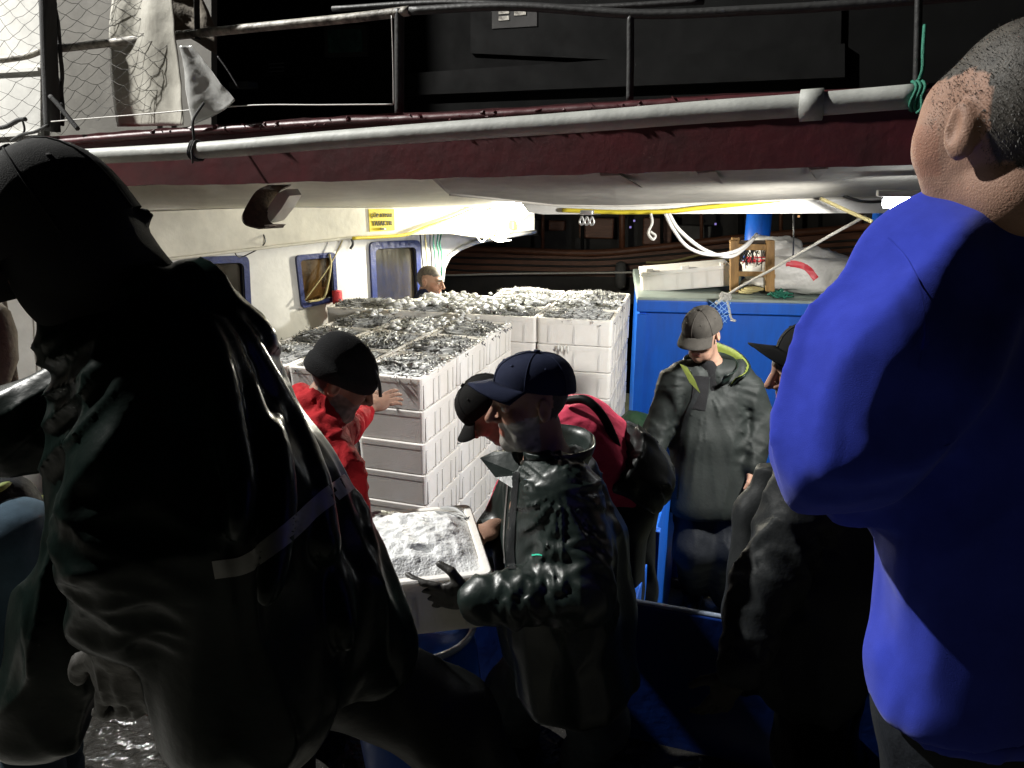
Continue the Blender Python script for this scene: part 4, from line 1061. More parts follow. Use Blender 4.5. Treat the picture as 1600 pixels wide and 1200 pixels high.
# white sack at the lower left edge
w0 = W(4, 960, 2.25)
V, F = blob(w0 + Z * .02, .12, .10, .16, 15, .25, RT, np.array([0, 1., 0]))
o = MB().add(V, F).build('fish_sack', 'plastic_bag', smooth=True); tag(o, 'crumpled white sack at the lower left edge beside the jeans', 'sack')
o = MB().bbox(W(28, 935, 2.35), RT * .03, np.array([0, .03, 0]), Z * .10, .01).build('foam_offcut', 'foam', smooth=False); tag(o, 'broken strip of dirty white foam leaning on the crumpled sack', 'foam scrap')
# timber on the side deck between the big man's legs
ta, tb2 = onz(120, 1070, .36), onz(330, 1130, .36)
dT = unit(tb2 - ta); o = MB().bbox((ta + tb2) / 2 - Z * .0, dT * .5, np.cross(Z, dT) * .05, Z * .055, .01).build('timber_baulk', 'wood_hull'); tag(o, 'dark wet timber baulk lying across the side deck behind the legs', 'timber')
o = MB().bbox(onz(215, 1050, .33) + np.array([0, .18, -.0]), RT * .34, np.array([0, .24, 0]), Z * .03, .01).build('deck_plate', 'concrete'); tag(o, 'pale worn deck plate showing between the legs of the big man', 'deck plate')
# ================================================================== people: soft bodies grown from distance fields
def hash3(i, j, k, s):
    n = (i * 374761393 + j * 668265263 + k * 2147483647 + s * 974711) & 0xffffffff
    n = ((n ^ (n >> 13)) * 1274126177) & 0xffffffff
    return ((n ^ (n >> 16)) & 0xffff) / 65535.0
def vnoise(x, y, z, s=0):
    xi, yi, zi = np.floor(x).astype(np.int64), np.floor(y).astype(np.int64), np.floor(z).astype(np.int64)
    fx, fy, fz = x - xi, y - yi, z - zi
    fx, fy, fz = (t * t * (3 - 2 * t) for t in (fx, fy, fz)); r = 0
    for a in (0, 1):
        for b in (0, 1):
            for c in (0, 1):
                r = r + hash3(xi + a, yi + b, zi + c, s) * (fx if a else 1 - fx) * (fy if b else 1 - fy) * (fz if c else 1 - fz)
    return r
def axis(lo, hi, h, fine):
    pts = [lo]; x = lo
    while x < hi:
        st = h
        for a, b, hf in fine:
            if a - h * .5 <= x <= b: st = min(st, hf)
            elif x < a and x + st > a: st = max(hf, min(st, a - x + 1e-6))
        x += st; pts.append(x)
    return np.array(pts)
class Field:
    def __init__(s, lo, hi, h, fine=()):
        lo, hi = np.minimum(lo, hi) - .10, np.maximum(lo, hi) + .10
        s.h = h
        s.ax = [axis(lo[i], hi[i], h, [(c[i] - r, c[i] + r, hf) for c, r, hf in fine]) for i in range(3)]
        s.F = np.full([len(a) for a in s.ax], .12, np.float32)
    def sl(s, lo, hi, m):
        out = []
        for i in range(3):
            a = int(np.searchsorted(s.ax[i], lo[i] - m)); b = int(np.searchsorted(s.ax[i], hi[i] + m)); out.append(slice(max(a - 1, 0), b + 1))
        return tuple(out)
    def grid(s, sl): return s.ax[0][sl[0]][:, None, None], s.ax[1][sl[1]][None, :, None], s.ax[2][sl[2]][None, None, :]
    def put(s, sl, d, k, mode):
        A = s.F[sl]; d = d.astype(np.float32)
        if A.size == 0: return
        if mode == 'add':
            if k > 0: h = np.clip(.5 + .5 * (A - d) / k, 0, 1); s.F[sl] = A * (1 - h) + d * h - k * h * (1 - h)
            else: s.F[sl] = np.minimum(A, d)
        else:
            d = -d
            if k > 0: h = np.clip(.5 - .5 * (A - d) / k, 0, 1); s.F[sl] = A * (1 - h) + d * h + k * h * (1 - h)
            else: s.F[sl] = np.maximum(A, d)
    def cone(s, a, b, ra, rb, k=.02, mode='add', m=.05):
        a, b = np.asarray(a, float), np.asarray(b, float); r = max(ra, rb)
        sl = s.sl(np.minimum(a, b) - r, np.maximum(a, b) + r, m + k); x, y, z = s.grid(sl)
        d = b - a; L2 = max(np.dot(d, d), 1e-9)
        t = np.clip(((x - a[0]) * d[0] + (y - a[1]) * d[1] + (z - a[2]) * d[2]) / L2, 0, 1)
        D = np.sqrt((x - a[0] - t * d[0]) ** 2 + (y - a[1] - t * d[1]) ** 2 + (z - a[2] - t * d[2]) ** 2) - (ra + (rb - ra) * t)
        s.put(sl, D, k, mode); return s
    def chain(s, pts, rs, k=.02, mode='add'):
        for i in range(len(pts) - 1): s.cone(pts[i], pts[i + 1], rs[i], rs[i + 1], k, mode)
        return s
    def ell(s, c, R, rad, k=.02, mode='add', m=.05):
        """ellipsoid: rows of R are its axes"""
        c = np.asarray(c, float); R = np.asarray(R, float); rad = np.asarray(rad, float)
        ext = np.sqrt(((R * rad[:, None]) ** 2).sum(0)); sl = s.sl(c - ext, c + ext, m + k); x, y, z = s.grid(sl)
        q = [((x - c[0]) * R[i][0] + (y - c[1]) * R[i][1] + (z - c[2]) * R[i][2]) for i in range(3)]
        k0 = np.sqrt(sum((q[i] / rad[i]) ** 2 for i in range(3))); k1 = np.sqrt(sum((q[i] / rad[i] ** 2) ** 2 for i in range(3)))
        s.put(sl, k0 * (k0 - 1) / np.maximum(k1, 1e-6), k, mode); return s
    def plane(s, p, n, k=.008):
        """cut away everything on the side the normal points to"""
        n = unit(n); sl = (slice(None),) * 3; x, y, z = s.grid(sl)
        D = ((x - p[0]) * n[0] + (y - p[1]) * n[1] + (z - p[2]) * n[2]).astype(np.float32)
        A = s.F; h = np.clip(.5 - .5 * (A - D) / k, 0, 1); s.F = A * (1 - h) + D * h + k * h * (1 - h); return s
    def folds(s, amp, along, f_along, f_across, seed=0, centre=None, rad=None, ridge=True, warp=.3):
        """cloth folds that run along a direction"""
        u = unit(along); v = unit(np.cross(u, [.31, .83, .46])); w = np.cross(u, v)
        x, y, z = s.grid((slice(None),) * 3); ii = np.nonzero(np.abs(s.F) < .035)
        X, Y, Zz = s.ax[0][ii[0]], s.ax[1][ii[1]], s.ax[2][ii[2]]; P = np.stack([X, Y, Zz], 1)
        a, b, c = P @ u, P @ v, P @ w
        wv = warp * (vnoise(a * f_along * 1.5, b * f_across * .5, c * f_across * .5, seed + 9) - .5)
        n = vnoise(a * f_along, b * f_across + wv * 3, c * f_across - wv * 2, seed)
        n = (1 - np.abs(2 * n - 1)) ** 2.2 - .3 if ridge else n - .5
        g = 1.45 * amp * n
        if centre is not None: g = g * np.exp(-((P - centre) ** 2).sum(1) / (rad * rad))
        s.F[ii] -= g.astype(np.float32); return s
    def near(s, w=.04):
        ii = np.nonzero(np.abs(s.F) < w); return ii, np.stack([s.ax[0][ii[0]], s.ax[1][ii[1]], s.ax[2][ii[2]]], 1)
    def radial(s, c, axis_, nf, amp, r0, r1, seed=0):
        """folds that fan out from a point where the cloth is pulled"""
        ii, P = s.near(); v = P - np.asarray(c); a = unit(axis_); u = unit(np.cross(a, [.2, .3, .9])); w = np.cross(a, u)
        x, y = v @ u, v @ w; th = np.arctan2(y, x); rr = np.sqrt((v ** 2).sum(1))
        n = vnoise(th * nf / 2 + 7 + .5 * vnoise(x * 6, y * 6, rr * 5, seed + 4), rr * 2.2, rr * 0 + seed, seed); n = (1 - np.abs(2 * n - 1)) ** 2.4 - .25
        env = np.clip((rr - r0 * .3) / r0, 0, 1) * np.exp(-(rr / r1) ** 2); s.F[ii] -= (amp * n * env).astype(np.float32); return s
    def buckle(s, a, b, wl, amp, rad=.13, seed=0):
        """crossed diamond creases of a bent or pushed-up sleeve or trouser leg"""
        a, b = np.asarray(a, float), np.asarray(b, float); d = b - a; L = np.linalg.norm(d); d = d / L; ii, P = s.near(); v = P - a; t = v @ d; q = v - t[:, None] * d
        u = unit(np.cross(d, [.3, .5, .8])); w = np.cross(d, u); ph = np.arctan2(q @ w, q @ u); rr = np.sqrt((q ** 2).sum(1))
        nz = 1.1 * vnoise(P[:, 0] * 7, P[:, 1] * 7, P[:, 2] * 7, seed)
        tri = lambda k: (1 - 2 * np.abs((k % 1) - .5)) ** 2
        g = np.maximum(tri(t / wl + ph * .55 + nz), tri(t / wl - ph * .55 + nz * 1.3 + .4)) - .4
        env = np.clip(t / (.25 * L) + .4, 0, 1) * np.clip((L - t) / (.25 * L) + .4, 0, 1) * np.clip((rad - rr) / .03, 0, 1) * (.3 + 1.1 * vnoise(P[:, 0] * 5, P[:, 1] * 5, P[:, 2] * 5, seed + 3))
        s.F[ii] -= (amp * g * env).astype(np.float32); return s
    def mesh(s):
        F = s.F; S = F < 0; nx, ny, nz = F.shape
        c = S[:-1, :-1, :-1].astype(np.int8)
        for a, b, d in [(1, 0, 0), (0, 1, 0), (0, 0, 1), (1, 1, 0), (1, 0, 1), (0, 1, 1), (1, 1, 1)]:
            c = c + S[a:nx - 1 + a, b:ny - 1 + b, d:nz - 1 + d]
        act = (c > 0) & (c < 8); idx = np.argwhere(act); N = len(idx)
        vid = np.full(act.shape, -1, np.int64); vid[act] = np.arange(N)
        acc = np.zeros((N, 3)); cnt = np.zeros(N)
        co = [(a, b, d) for a in (0, 1) for b in (0, 1) for d in (0, 1)]
        val = {q: F[idx[:, 0] + q[0], idx[:, 1] + q[1], idx[:, 2] + q[2]] for q in co}
        pos = {q: np.stack([s.ax[i][idx[:, i] + q[i]] for i in range(3)], 1) for q in co}
        for q in co:
            for i in range(3):
                if q[i] == 0:
                    r = tuple(1 if j == i else q[j] for j in range(3)); a, b = val[q], val[r]; m = (a < 0) != (b < 0)
                    t = np.where(m, a / np.where(np.abs(a - b) < 1e-9, 1e-9, a - b), 0)[:, None]
                    acc += np.where(m[:, None], pos[q] + (pos[r] - pos[q]) * t, 0); cnt += m
        V = acc / cnt[:, None]; Q = []
        for i in range(3):
            sa = [slice(None)] * 3; sb = [slice(None)] * 3; sa[i] = slice(0, -1); sb[i] = slice(1, None)
            A, B = S[tuple(sa)], S[tuple(sb)]; e = np.argwhere(A != B)
            j, k = (i + 1) % 3, (i + 2) % 3
            ok = (e[:, j] > 0) & (e[:, k] > 0) & (e[:, j] < F.shape[j] - 1) & (e[:, k] < F.shape[k] - 1); e = e[ok]
            fl = A[tuple(e.T)]
            def cell(dj, dk):
                q = e.copy(); q[:, j] -= dj; q[:, k] -= dk; return vid[tuple(q.T)]
            q4 = np.stack([cell(1, 1), cell(0, 1), cell(0, 0), cell(1, 0)], 1)
            q4[~fl] = q4[~fl][:, ::-1]; Q.append(q4)
        return V, np.concatenate(Q)
def grow(F, name, material, parent=None, tint=None, relax=1, origin=None):
    V, Q = F.mesh()
    if relax:
        A = np.zeros_like(V); C = np.zeros(len(V))
        for a, b in ((0, 1), (1, 2), (2, 3), (3, 0)):
            np.add.at(A, Q[:, a], V[Q[:, b]]); np.add.at(C, Q[:, a], 1); np.add.at(A, Q[:, b], V[Q[:, a]]); np.add.at(C, Q[:, b], 1)
        V = V * .5 + .5 * A / np.maximum(C, 1)[:, None]
    return obj(name, V, Q, material, parent, True, tint=tint(V) if tint else None, origin=origin)

def frame(f, u):
    f = unit(f); r = unit(np.cross(f, u)); return r, f, np.cross(r, f)
def add_head(F, c, f, u, s=1.0, nose=1.0):
    r, f, u = frame(f, u); R = np.array([r, f, u]); L = lambda x, y, z: c + s * (x * r + y * f + z * u)
    F.ell(L(0, -.012, .028), R, np.array([.076, .096, .092]) * s, .0)
    F.ell(L(0, .026, -.040), R, np.array([.060, .068, .082]) * s, .03)
    F.cone(L(-.030, .05, -.095), L(.030, .05, -.095), .026 * s, .026 * s, .03)
    F.cone(L(0, .076, -.100), L(0, .074, -.108), .022 * s, .020 * s, .02)
    for sx in (-1, 1):
        F.ell(L(sx * .045, .060, -.022), R, np.array([.026, .026, .022]) * s, .02)
        F.cone(L(sx * .010, .086, .030), L(sx * .044, .074, .032), .013 * s, .011 * s, .014)
    for sx in (-1, 1):
        F.ell(L(sx * .032, .100, .008), R, np.array([.019, .018, .012]) * s, .010, 'sub')
        F.ell(L(sx * .032, .080, .008), R, np.array([.013, .013, .012]) * s, .003)
        F.cone(L(sx * .020, .090, .016), L(sx * .046, .080, .014), .0045 * s, .0045 * s, .004)
    F.cone(L(0, .092, .022), L(0, .092 + .024 * nose, -.024), .0075 * s, .0125 * s, .012)
    for sx in (-1, 1): F.ell(L(sx * .012, .098, -.030), R, np.array([.009, .012, .008]) * s, .006)
    F.cone(L(-.019, .082, -.058), L(.019, .082, -.058), .0085 * s, .0085 * s, .008)
    F.cone(L(-.016, .083, -.072), L(.016, .083, -.072), .009 * s, .009 * s, .006)
    F.cone(L(-.022, .094, -.0645), L(.022, .094, -.0645), .003 * s, .003 * s, .004, 'sub')
    for sx in (-1, 1):
        e = np.array([unit(r + sx * .35 * -f), unit(f + sx * .35 * r), u])
        F.ell(L(sx * .080, -.012, -.004), e, np.array([.011, .020, .033]) * s, .006)
        F.ell(L(sx * .092, -.008, .002), e, np.array([.010, .010, .020]) * s, .005, 'sub')
    return L
def add_hand(F, w, d, n, curl=.5, side=1, s=1.0, spread=.1):
    """w wrist, d finger direction, n direction out of the palm's back; side: which way the thumb leaves"""
    d = unit(d); n = unit(n - d * np.dot(n, d)); t = np.cross(d, n) * side
    F.ell(w + d * .048 * s, np.array([d, t, n]), np.array([.052, .042, .017]) * s, .012)
    F.cone(w - d * .02, w + d * .02 * s, .026 * s, .026 * s, .012)
    for k, (o, L) in enumerate(((.030, .078), (.011, .088), (-.010, .082), (-.029, .064))):
        p = w + d * .088 * s + t * o * s; a = curl * (.8 + .12 * k); dd = unit(d + t * spread * (o / .03)); q = p
        for j, fr in enumerate((.42, .32, .26)):
            ang = a * (j + .6); v = dd * math.cos(ang) - n * math.sin(ang); e = q + v * L * fr * s
            F.cone(q, e, (.0095 - .001 * j) * s, (.0088 - .001 * j) * s, .004 if j == 0 else .003); q = e
    p = w + d * .03 * s + t * .03 * s - n * .004
    e = p + unit(d * .6 + t * .75 - n * .3) * .042 * s; F.cone(p, e, .0135 * s, .011 * s, .012)
    F.cone(e, e + unit(d * .9 + t * .25 - n * .45) * .034 * s, .011 * s, .0085 * s, .004)
SKIN = np.array([.35, .205, .145])
def body_field(J, h=.014, fine=()):
    pts = np.array([v for k, v in J.items() if k not in ('f', 'u', 'hands')]); lo, hi = pts.min(0) - .22, pts.max(0) + .22
    F = Field(lo, hi, h, [(J['head'], .16, J.get('fh', .005) if False else .0045)] + list(fine))
    for sd in 'LR':
        F.chain([J['sh' + sd], J['el' + sd], J['wr' + sd]], [.050, .038, .026], .03)
        F.chain([J['hip' + sd], J['kn' + sd], J['an' + sd]], [.078, .054, .038], .03)
        fd = J.get('toe' + sd); fd = J['an' + sd] + np.array([0, -.14, -.05]) if fd is None else fd
        F.chain([J['an' + sd], fd], [.036, .026], .02)
        q = (J['shL'] - J['shR']) * (.25 if sd == 'L' else -.25)
        F.cone(J['pelvis'] + unit(q) * .055, J['chest'] + q * .8, .100, .105, .05)
    F.cone(J['chest'], J['neck'], .085, .058, .05)
    for sd in 'LR': F.cone(J['neck'], J['sh' + sd], .05, .05, .05)
    r, f, u = frame(J['f'], J['u'])
    F.cone(J['neck'], J['head'] - f * .02 - u * .07, .055, .056, .03)
    return F
def make_person(J, label, hands, paint, group=None, h=.014, nose=1.0, hs=1.0, extra=None):
    fine = [(J['wr' + sd] + unit(hd[0]) * .09, .11, .0042) for sd, hd in hands.items()]
    F = body_field(J, h, fine); L = add_head(F, J['head'], J['f'], J['u'], hs, nose)
    if extra: extra(F, L)
    for sd, (d, n, curl, side) in hands.items(): add_hand(F, J['wr' + sd], np.asarray(d, float), np.asarray(n, float), curl, side)
    r, f, u = frame(J['f'], J['u'])
    def tint(V):
        q = (V - J['head']) / hs; x, y, z = q @ r, q @ f, q @ u
        c = np.tile(SKIN, (len(V), 1)); paint(c, x, y, z); return c
    base = np.array([J['pelvis'][0], J['pelvis'][1], min(J['anL'][2], J['anR'][2]) - .09])
    o = grow(F, 'person', 'skin', None, tint, relax=0, origin=base)
    return tag(o, label, 'person', group)
def paint_std(hair=(.02, .018, .016), beard=None, hairline=.05, stub=.0):
    def p(c, x, y, z):
        head = (np.abs(x) < .12) & (np.abs(y) < .14) & (np.abs(z) < .16)
        n = vnoise(x * 90, y * 90, z * 90, 3); n2 = vnoise(x * 25, y * 25, z * 25, 5)
        hr = head & ((z > hairline + .012 * (n - .5) - .5 * np.clip(-y - .01, 0, .12)) | ((y < -.035) & (z > -.055 + .02 * n))) & ~((np.abs(x) > .068) & (y > -.04) & (y < .012) & (z < .04) & (z > -.045))
        c[hr] = np.array(hair) * (.6 + .9 * n[hr])[:, None]
        lips = head & (np.abs(x) < .024) & (y > .08) & (np.abs(z + .066) < .011); c[lips] = SKIN * [1.0, .62, .60]
        ck = head & (np.abs(z + .02) < .03) & (y > .03); c[ck] *= np.array([1.05, .93, .9])
        brow = head & (np.abs(z - .031) < .007 + .003 * n) & (np.abs(x) > .012) & (np.abs(x) < .052) & (y > .06); c[brow] = np.array(hair) * (.8 + n[brow])[:, None]
        eye = head & (np.abs(z - .008) < .006) & (np.abs(np.abs(x) - .032) < .010) & (y > .08); c[eye] = (.55, .53, .5)
        iris = eye & (np.abs(np.abs(x) - .031) < .0045); c[iris] = (.02, .012, .008)
        if beard is not None:
            b = head & (z < -.035 + .02 * n2 - .35 * (y - .06)) & (y > .0) & (z > -.15) & ~lips & (z < -.02)
            mus = head & (np.abs(z + .047) < .008) & (np.abs(x) < .034) & (y > .07)
            b = b | mus; c[b] = np.array(beard) * (.55 + .9 * n[b])[:, None]
        elif stub: 
            b = head & (z < -.03 - .3 * (y - .05)) & (y > .0) & ~lips; c[b] *= (1 - stub) + stub * n[b][:, None]
        c[:] *= (.88 + .24 * n2)[:, None]
    return p
def cap(parent, c, f, u, material, brim=.075, s=1.0, low=.020, drop=.25, name='cap', lift=0.0):
    """baseball cap: six-panel dome with a button and a curved brim, children of the person"""
    r, f, u = frame(f, u); n, k = 36, 10; V = []
    for i in range(k):
        ph = math.pi / 2 * i / (k - 1)
        for j in range(n):
            th = 2 * math.pi * j / n; zz = math.cos(ph) ** .85; rr = math.sin(ph) ** .8
            seam = 1 - .012 * max(0, math.cos(th * 6)) ** 8 * rr
            x, y = .089 * rr * math.cos(th) * seam, .108 * rr * math.sin(th) * seam - .010
            z0 = low + lift + (.010 if math.sin(th) > 0 else -.012) * abs(math.sin(th))
            V.append(c + s * (x * r + y * f + (z0 + (.128 - z0) * zz + .003 * pnoise(Vector((x * 30, y * 30, zz * 3)))) * u))
    F = [(i * n + j, (i + 1) * n + j, (i + 1) * n + (j + 1) % n, i * n + (j + 1) % n) for i in range(k - 1) for j in range(n)]
    m = MB().add(V, F)
    m.tube([c + s * (.129 + lift * 0) * u - s * .010 * f, c + s * .135 * u - s * .010 * f], .008 * s, 8)
    o = m.build(name, material, parent, smooth=True)
    sm_ = MB()
    for q in range(6):
        jj = (q * 6 + 3) % n; sm_.tube([np.array(V[i * n + jj]) + unit(np.array(V[i * n + jj]) - c) * .0006 for i in range(k)], .0016 * s, 5)
        e = np.array(V[5 * n + (jj + 3) % n]); sm_.tube([e, e + unit(e - c) * .002], .0035 * s, 7)
    sm_.build('stitching', material, o, smooth=True)['kind'] = 'stuff'
    if brim:
        V = []; a, b = 15, 5
        for top in (0, 1):
            for i in range(a):
                th = math.radians(-62 + 124 * i / (a - 1))
                for j in range(b):
                    t = j / (b - 1); ext = brim * math.cos(th * .95) ** .7 * t
                    x = .088 * math.sin(th) * (1 + .10 * t); y = .106 * math.cos(th) - .010 + ext
                    z = low + lift + .013 - drop * ext - .42 * x * x / .09 * (.35 + .65 * t) + (.0035 if top else 0)
                    V.append(c + s * (x * r + y * f + z * u))
        F = []
        for i in range(a - 1):
            for j in range(b - 1):
                q = (i * b + j, i * b + j + 1, (i + 1) * b + j + 1, (i + 1) * b + j); F.append(q); F.append(tuple(a * b + v for v in q[::-1]))
        edge = [i * b for i in range(a)] + [(a - 1) * b + j for j in range(1, b)] + [i * b + b - 1 for i in range(a - 2, -1, -1)] + [j for j in range(b - 2, 0, -1)]
        for i in range(len(edge)):
            p, q = edge[i], edge[(i + 1) % len(edge)]; F.append((p, q, q + a * b, p + a * b))
        MB().add(V, F).build('brim', material, o, smooth=True)
    return o
def beanie(parent, c, f, u, material, s=1.0, slouch=.0, low=.012):
    r, f, u = frame(f, u); n, k = 36, 14; V = []
    prof = [(0, .140), (.25, .137), (.5, .128), (.72, .112), (.88, .092), (.97, .070), (1.0, .055), (1.06, .050), (1.075, .035), (1.07, .015), (1.05, low), (1.0, low - .004), (.96, low + .01), (.94, .04)]
    for i, (a, z) in enumerate(prof):
        for j in range(n):
            th = 2 * math.pi * j / n; w = 1 + .02 * pnoise(Vector((math.cos(th) * 2, math.sin(th) * 2, z * 20)))
            x, y = .086 * a * math.cos(th) * w, .106 * a * math.sin(th) * w - .010 - slouch * max(0, z - .06)
            V.append(c + s * (x * r + y * f + (z - .018 * (math.sin(th) < 0) * abs(math.sin(th)) * (i > 5) + .004 * pnoise(Vector((x * 25, y * 25, z * 25)))) * u))
    F = [(i * n + j, (i + 1) * n + j, (i + 1) * n + (j + 1) % n, i * n + (j + 1) % n) for i in range(len(prof) - 1) for j in range(n)]
    F.append(tuple(range(n)))
    return MB().add(V, F).build('beanie', material, parent, smooth=True)
def boots(parent, J, material='boot'):
    for sd in 'LR':
        a = J['an' + sd]; t = J.get('toe' + sd); t = a + np.array([0, -.14, -.05]) if t is None else t
        lo = np.minimum(a, t) - .16; hi = np.maximum(a, t) + .22; F = Field(lo, hi, .012)
        k = unit(J['kn' + sd] - a); F.chain([a + k * .17, a], [.072, .060], .03).chain([a - Z * .02, t + Z * .005], [.058, .048], .03).cone(a - unit((t - a) * [1, 1, 0]) * .03 - Z * .04, a - Z * .04, .045, .045, .03)
        F.plane(a + k * .20, k); F.plane(np.array([0, 0, min(t[2], a[2] - .04) - .035]), -Z, .006)
        grow(F, 'boot', material, parent)
def trousers(parent, J, material, rw=.155, rk=.088, ra=.075, h=.012, name='trousers', fold=.008, seed=0, waist=.10):
    ks = ('hipL', 'hipR', 'knL', 'knR', 'anL', 'anR', 'pelvis'); P = np.array([J[k] for k in ks]); F = Field(P.min(0) - .24, P.max(0) + .24, h)
    up = unit(J['chest'] - J['pelvis'])
    for sd in 'LR':
        F.chain([J['hip' + sd], J['kn' + sd], J['an' + sd]], [.108, rk, ra], .05)
        q = unit(J['hip' + sd] - J['pelvis']); F.cone(J['pelvis'] + q * .03 + up * waist, J['hip' + sd] + up * .02, rw * .82, rw * .82, .05)
    for sd in 'LR':
        k = unit(J['kn' + sd] - J['an' + sd]); F.folds(fold, np.cross(k, [.5, .7, .2]), 5, 14, seed + 3, J['an' + sd] + k * .08, .22); F.folds(fold, k, 3, 12, seed + 5, J['kn' + sd] + k * .1, .3)
    return grow(F, name, material, parent)

def collar(parent, c, axis, f, r0, r1, h, gap=50, name='collar', material='oilskin', th=.005, back=1.25):
    """a stand-up collar: open band round the neck, gap degrees left free at the front, taller at the back"""
    axis = unit(axis); f = unit(f - axis * np.dot(f, axis)); r = np.cross(f, axis); V = []; n, k = 40, 6
    for i in range(n):
        th_ = math.radians(gap + (360 - 2 * gap) * i / (n - 1)); d = f * math.cos(th_) + r * math.sin(th_); bk = .5 - .5 * math.cos(th_)
        for j in range(k):
            t = j / (k - 1); rad = r0 + (r1 - r0) * t + .008 * pnoise(Vector((math.cos(th_) * 2, math.sin(th_) * 2, t * 2 + c[0] * 9))) + .012 * max(0, t - .6) * (1 + math.cos(th_))
            V.append(c + d * rad * (1 + .12 * abs(math.sin(th_))) + axis * (h * t * (1 + (back - 1) * bk)))
    F = [(i * k + j, i * k + j + 1, (i + 1) * k + j + 1, (i + 1) * k + j) for i in range(n - 1) for j in range(k - 1)]
    o = MB().add(V, F).build(name, material, parent, smooth=True); md = o.modifiers.new('thickness', 'SOLIDIFY'); md.thickness = th; md.offset = 0
    return o
# ------------------------------------------------------------------ the big man in the foreground, left
def big_man():
    J = dict(head=W(100, 376, 1.20), f=np.array([-.86, .16, -.48]), u=np.array([-.5, 0, .87]), neck=W(232, 505, 1.28), chest=W(270, 620, 1.33), pelvis=W(430, 980, 1.45),
             shL=W(262, 615, 1.16), elL=W(205, 850, 1.12), wrL=W(190, 985, 1.16), shR=W(215, 590, 1.50), elR=W(20, 672, 1.46), wrR=W(-170, 690, 1.40),
             hipL=W(395, 1050, 1.36), knL=W(400, 1340, 1.36), anL=W(440, 1720, 1.45), hipR=W(520, 1030, 1.52), knR=W(700, 1130, 1.66), anR=W(850, 1390, 1.86))
    for s in 'LR': J['toe' + s] = J['an' + s] + np.array([-.15, 0, -.045])
    p = make_person(J, 'big man in a dark oilskin coat and black cap, leaning left in the foreground', {'R': ((-1, 0, 0), (0, 0, 1), .3, 1)}, paint_std((.01, .01, .01), (.03, .028, .026)))  # near-black beard colour stands in for shade on his lower face
    cap(p, J['head'], J['f'], J['u'], 'cap_black', .085, 1.16, low=.0, drop=.30)
    # knitted hood roll round ears and neck; added dark mask imitates face shade
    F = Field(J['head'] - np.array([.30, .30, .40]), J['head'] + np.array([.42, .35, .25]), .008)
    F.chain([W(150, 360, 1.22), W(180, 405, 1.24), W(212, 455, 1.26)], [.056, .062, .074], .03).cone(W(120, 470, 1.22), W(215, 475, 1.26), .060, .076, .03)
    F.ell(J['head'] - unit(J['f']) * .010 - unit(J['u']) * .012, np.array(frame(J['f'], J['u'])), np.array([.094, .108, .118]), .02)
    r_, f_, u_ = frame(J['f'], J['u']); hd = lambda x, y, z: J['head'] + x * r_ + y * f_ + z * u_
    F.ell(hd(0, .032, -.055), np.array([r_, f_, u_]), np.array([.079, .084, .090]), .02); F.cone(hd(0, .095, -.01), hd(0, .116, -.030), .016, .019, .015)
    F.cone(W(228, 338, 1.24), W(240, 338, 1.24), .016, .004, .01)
    grow(F, 'neck_warmer_shade_mask', 'cap_black', p)
    F = Field(np.minimum(W(-200, 1180, 1.7), W(-200, 1180, 1.0)) - .1, np.maximum(W(680, 380, 1.75), W(680, 380, 1.0)) + .15, .0072)
    # torso of the coat
    ch, pv = J['chest'], J['pelvis']
    F.cone(W(262, 590, 1.20), W(330, 800, 1.24), .125, .175, .06).cone(W(262, 590, 1.46), W(340, 800, 1.52), .125, .170, .06)
    F.cone(W(312, 545, 1.34), W(392, 790, 1.40), .102, .148, .05)
    F.cone(W(315, 800, 1.24), W(400, 1080, 1.30), .160, .140, .06).cone(W(330, 800, 1.52), W(440, 1080, 1.58), .165, .150, .06)
    F.cone(W(392, 790, 1.40), W(486, 960, 1.46), .148, .152, .06)
    F.cone(W(500, 930, 1.44), W(575, 1020, 1.50), .130, .085, .06)
    F.cone(W(200, 560, 1.30), W(165, 740, 1.34), .105, .095, .06)
    # sleeves
    F.chain([W(268, 630, 1.17), W(232, 740, 1.14), J['elL'], W(192, 965, 1.16)], [.105, .098, .088, .066], .03)
    F.chain([J['shR'], J['elR'], J['wrR']], [.095, .074, .068], .05)
    # shoulders, hood lying on the back
    F.cone(W(160, 520, 1.28), W(330, 540, 1.30), .085, .095, .05)
    F.chain([W(238, 470, 1.20), W(300, 470, 1.26), W(322, 482, 1.36)], [.050, .058, .054], .02)
    F.chain([W(296, 448, 1.26), W(336, 476, 1.30)], [.040, .036], .02)
    # front skirts hanging away from the body
    F.chain([W(180, 800, 1.34), W(110, 960, 1.34), W(60, 1130, 1.36)], [.085, .085, .070], .05)
    # hem
    F.plane(W(520, 1130, 1.45), unit(np.array([.30, 0, -1.0])), .02)
    def rp(pts, r0, k=.030, lift=0.0):
        """a cloth ridge: follows the picked surface line"""
        P = spline(pts, 6); n = len(P)
        for i in range(n - 1):
            t = i / (n - 1); r = r0 * (math.sin(math.pi * min(1, .12 + t * .9)) ** .5); a, b = snap(P[i]), snap(P[i + 1])
            if a is not None and b is not None and np.linalg.norm(a - b) < .08: F.cone(a, b, r, r, k)
    ax = F.ax; G = F.F
    def snap(p):
        r = ray(p[0], p[1])
        for d in np.arange(.95, 1.8, .006):
            q = CP + r * d; i = [min(max(int(np.searchsorted(ax[k], q[k])), 0), len(ax[k]) - 1) for k in range(3)]
            if F.F[i[0], i[1], i[2]] < .0: return q + r * .006
        return None
    F.radial(W(300, 460, 1.16), np.array([.3, -1, .1]), 15, .017, .22, .60, 3); F.folds(.008, W(330, 470, 1.2) - W(470, 1000, 1.3), 2.0, 11, 8)
    F.buckle(W(235, 760, 1.14), J['elL'] - Z * .06, .12, .010, .16, 12); F.buckle(J['elL'], W(190, 985, 1.16), .085, .010, .13, 14)
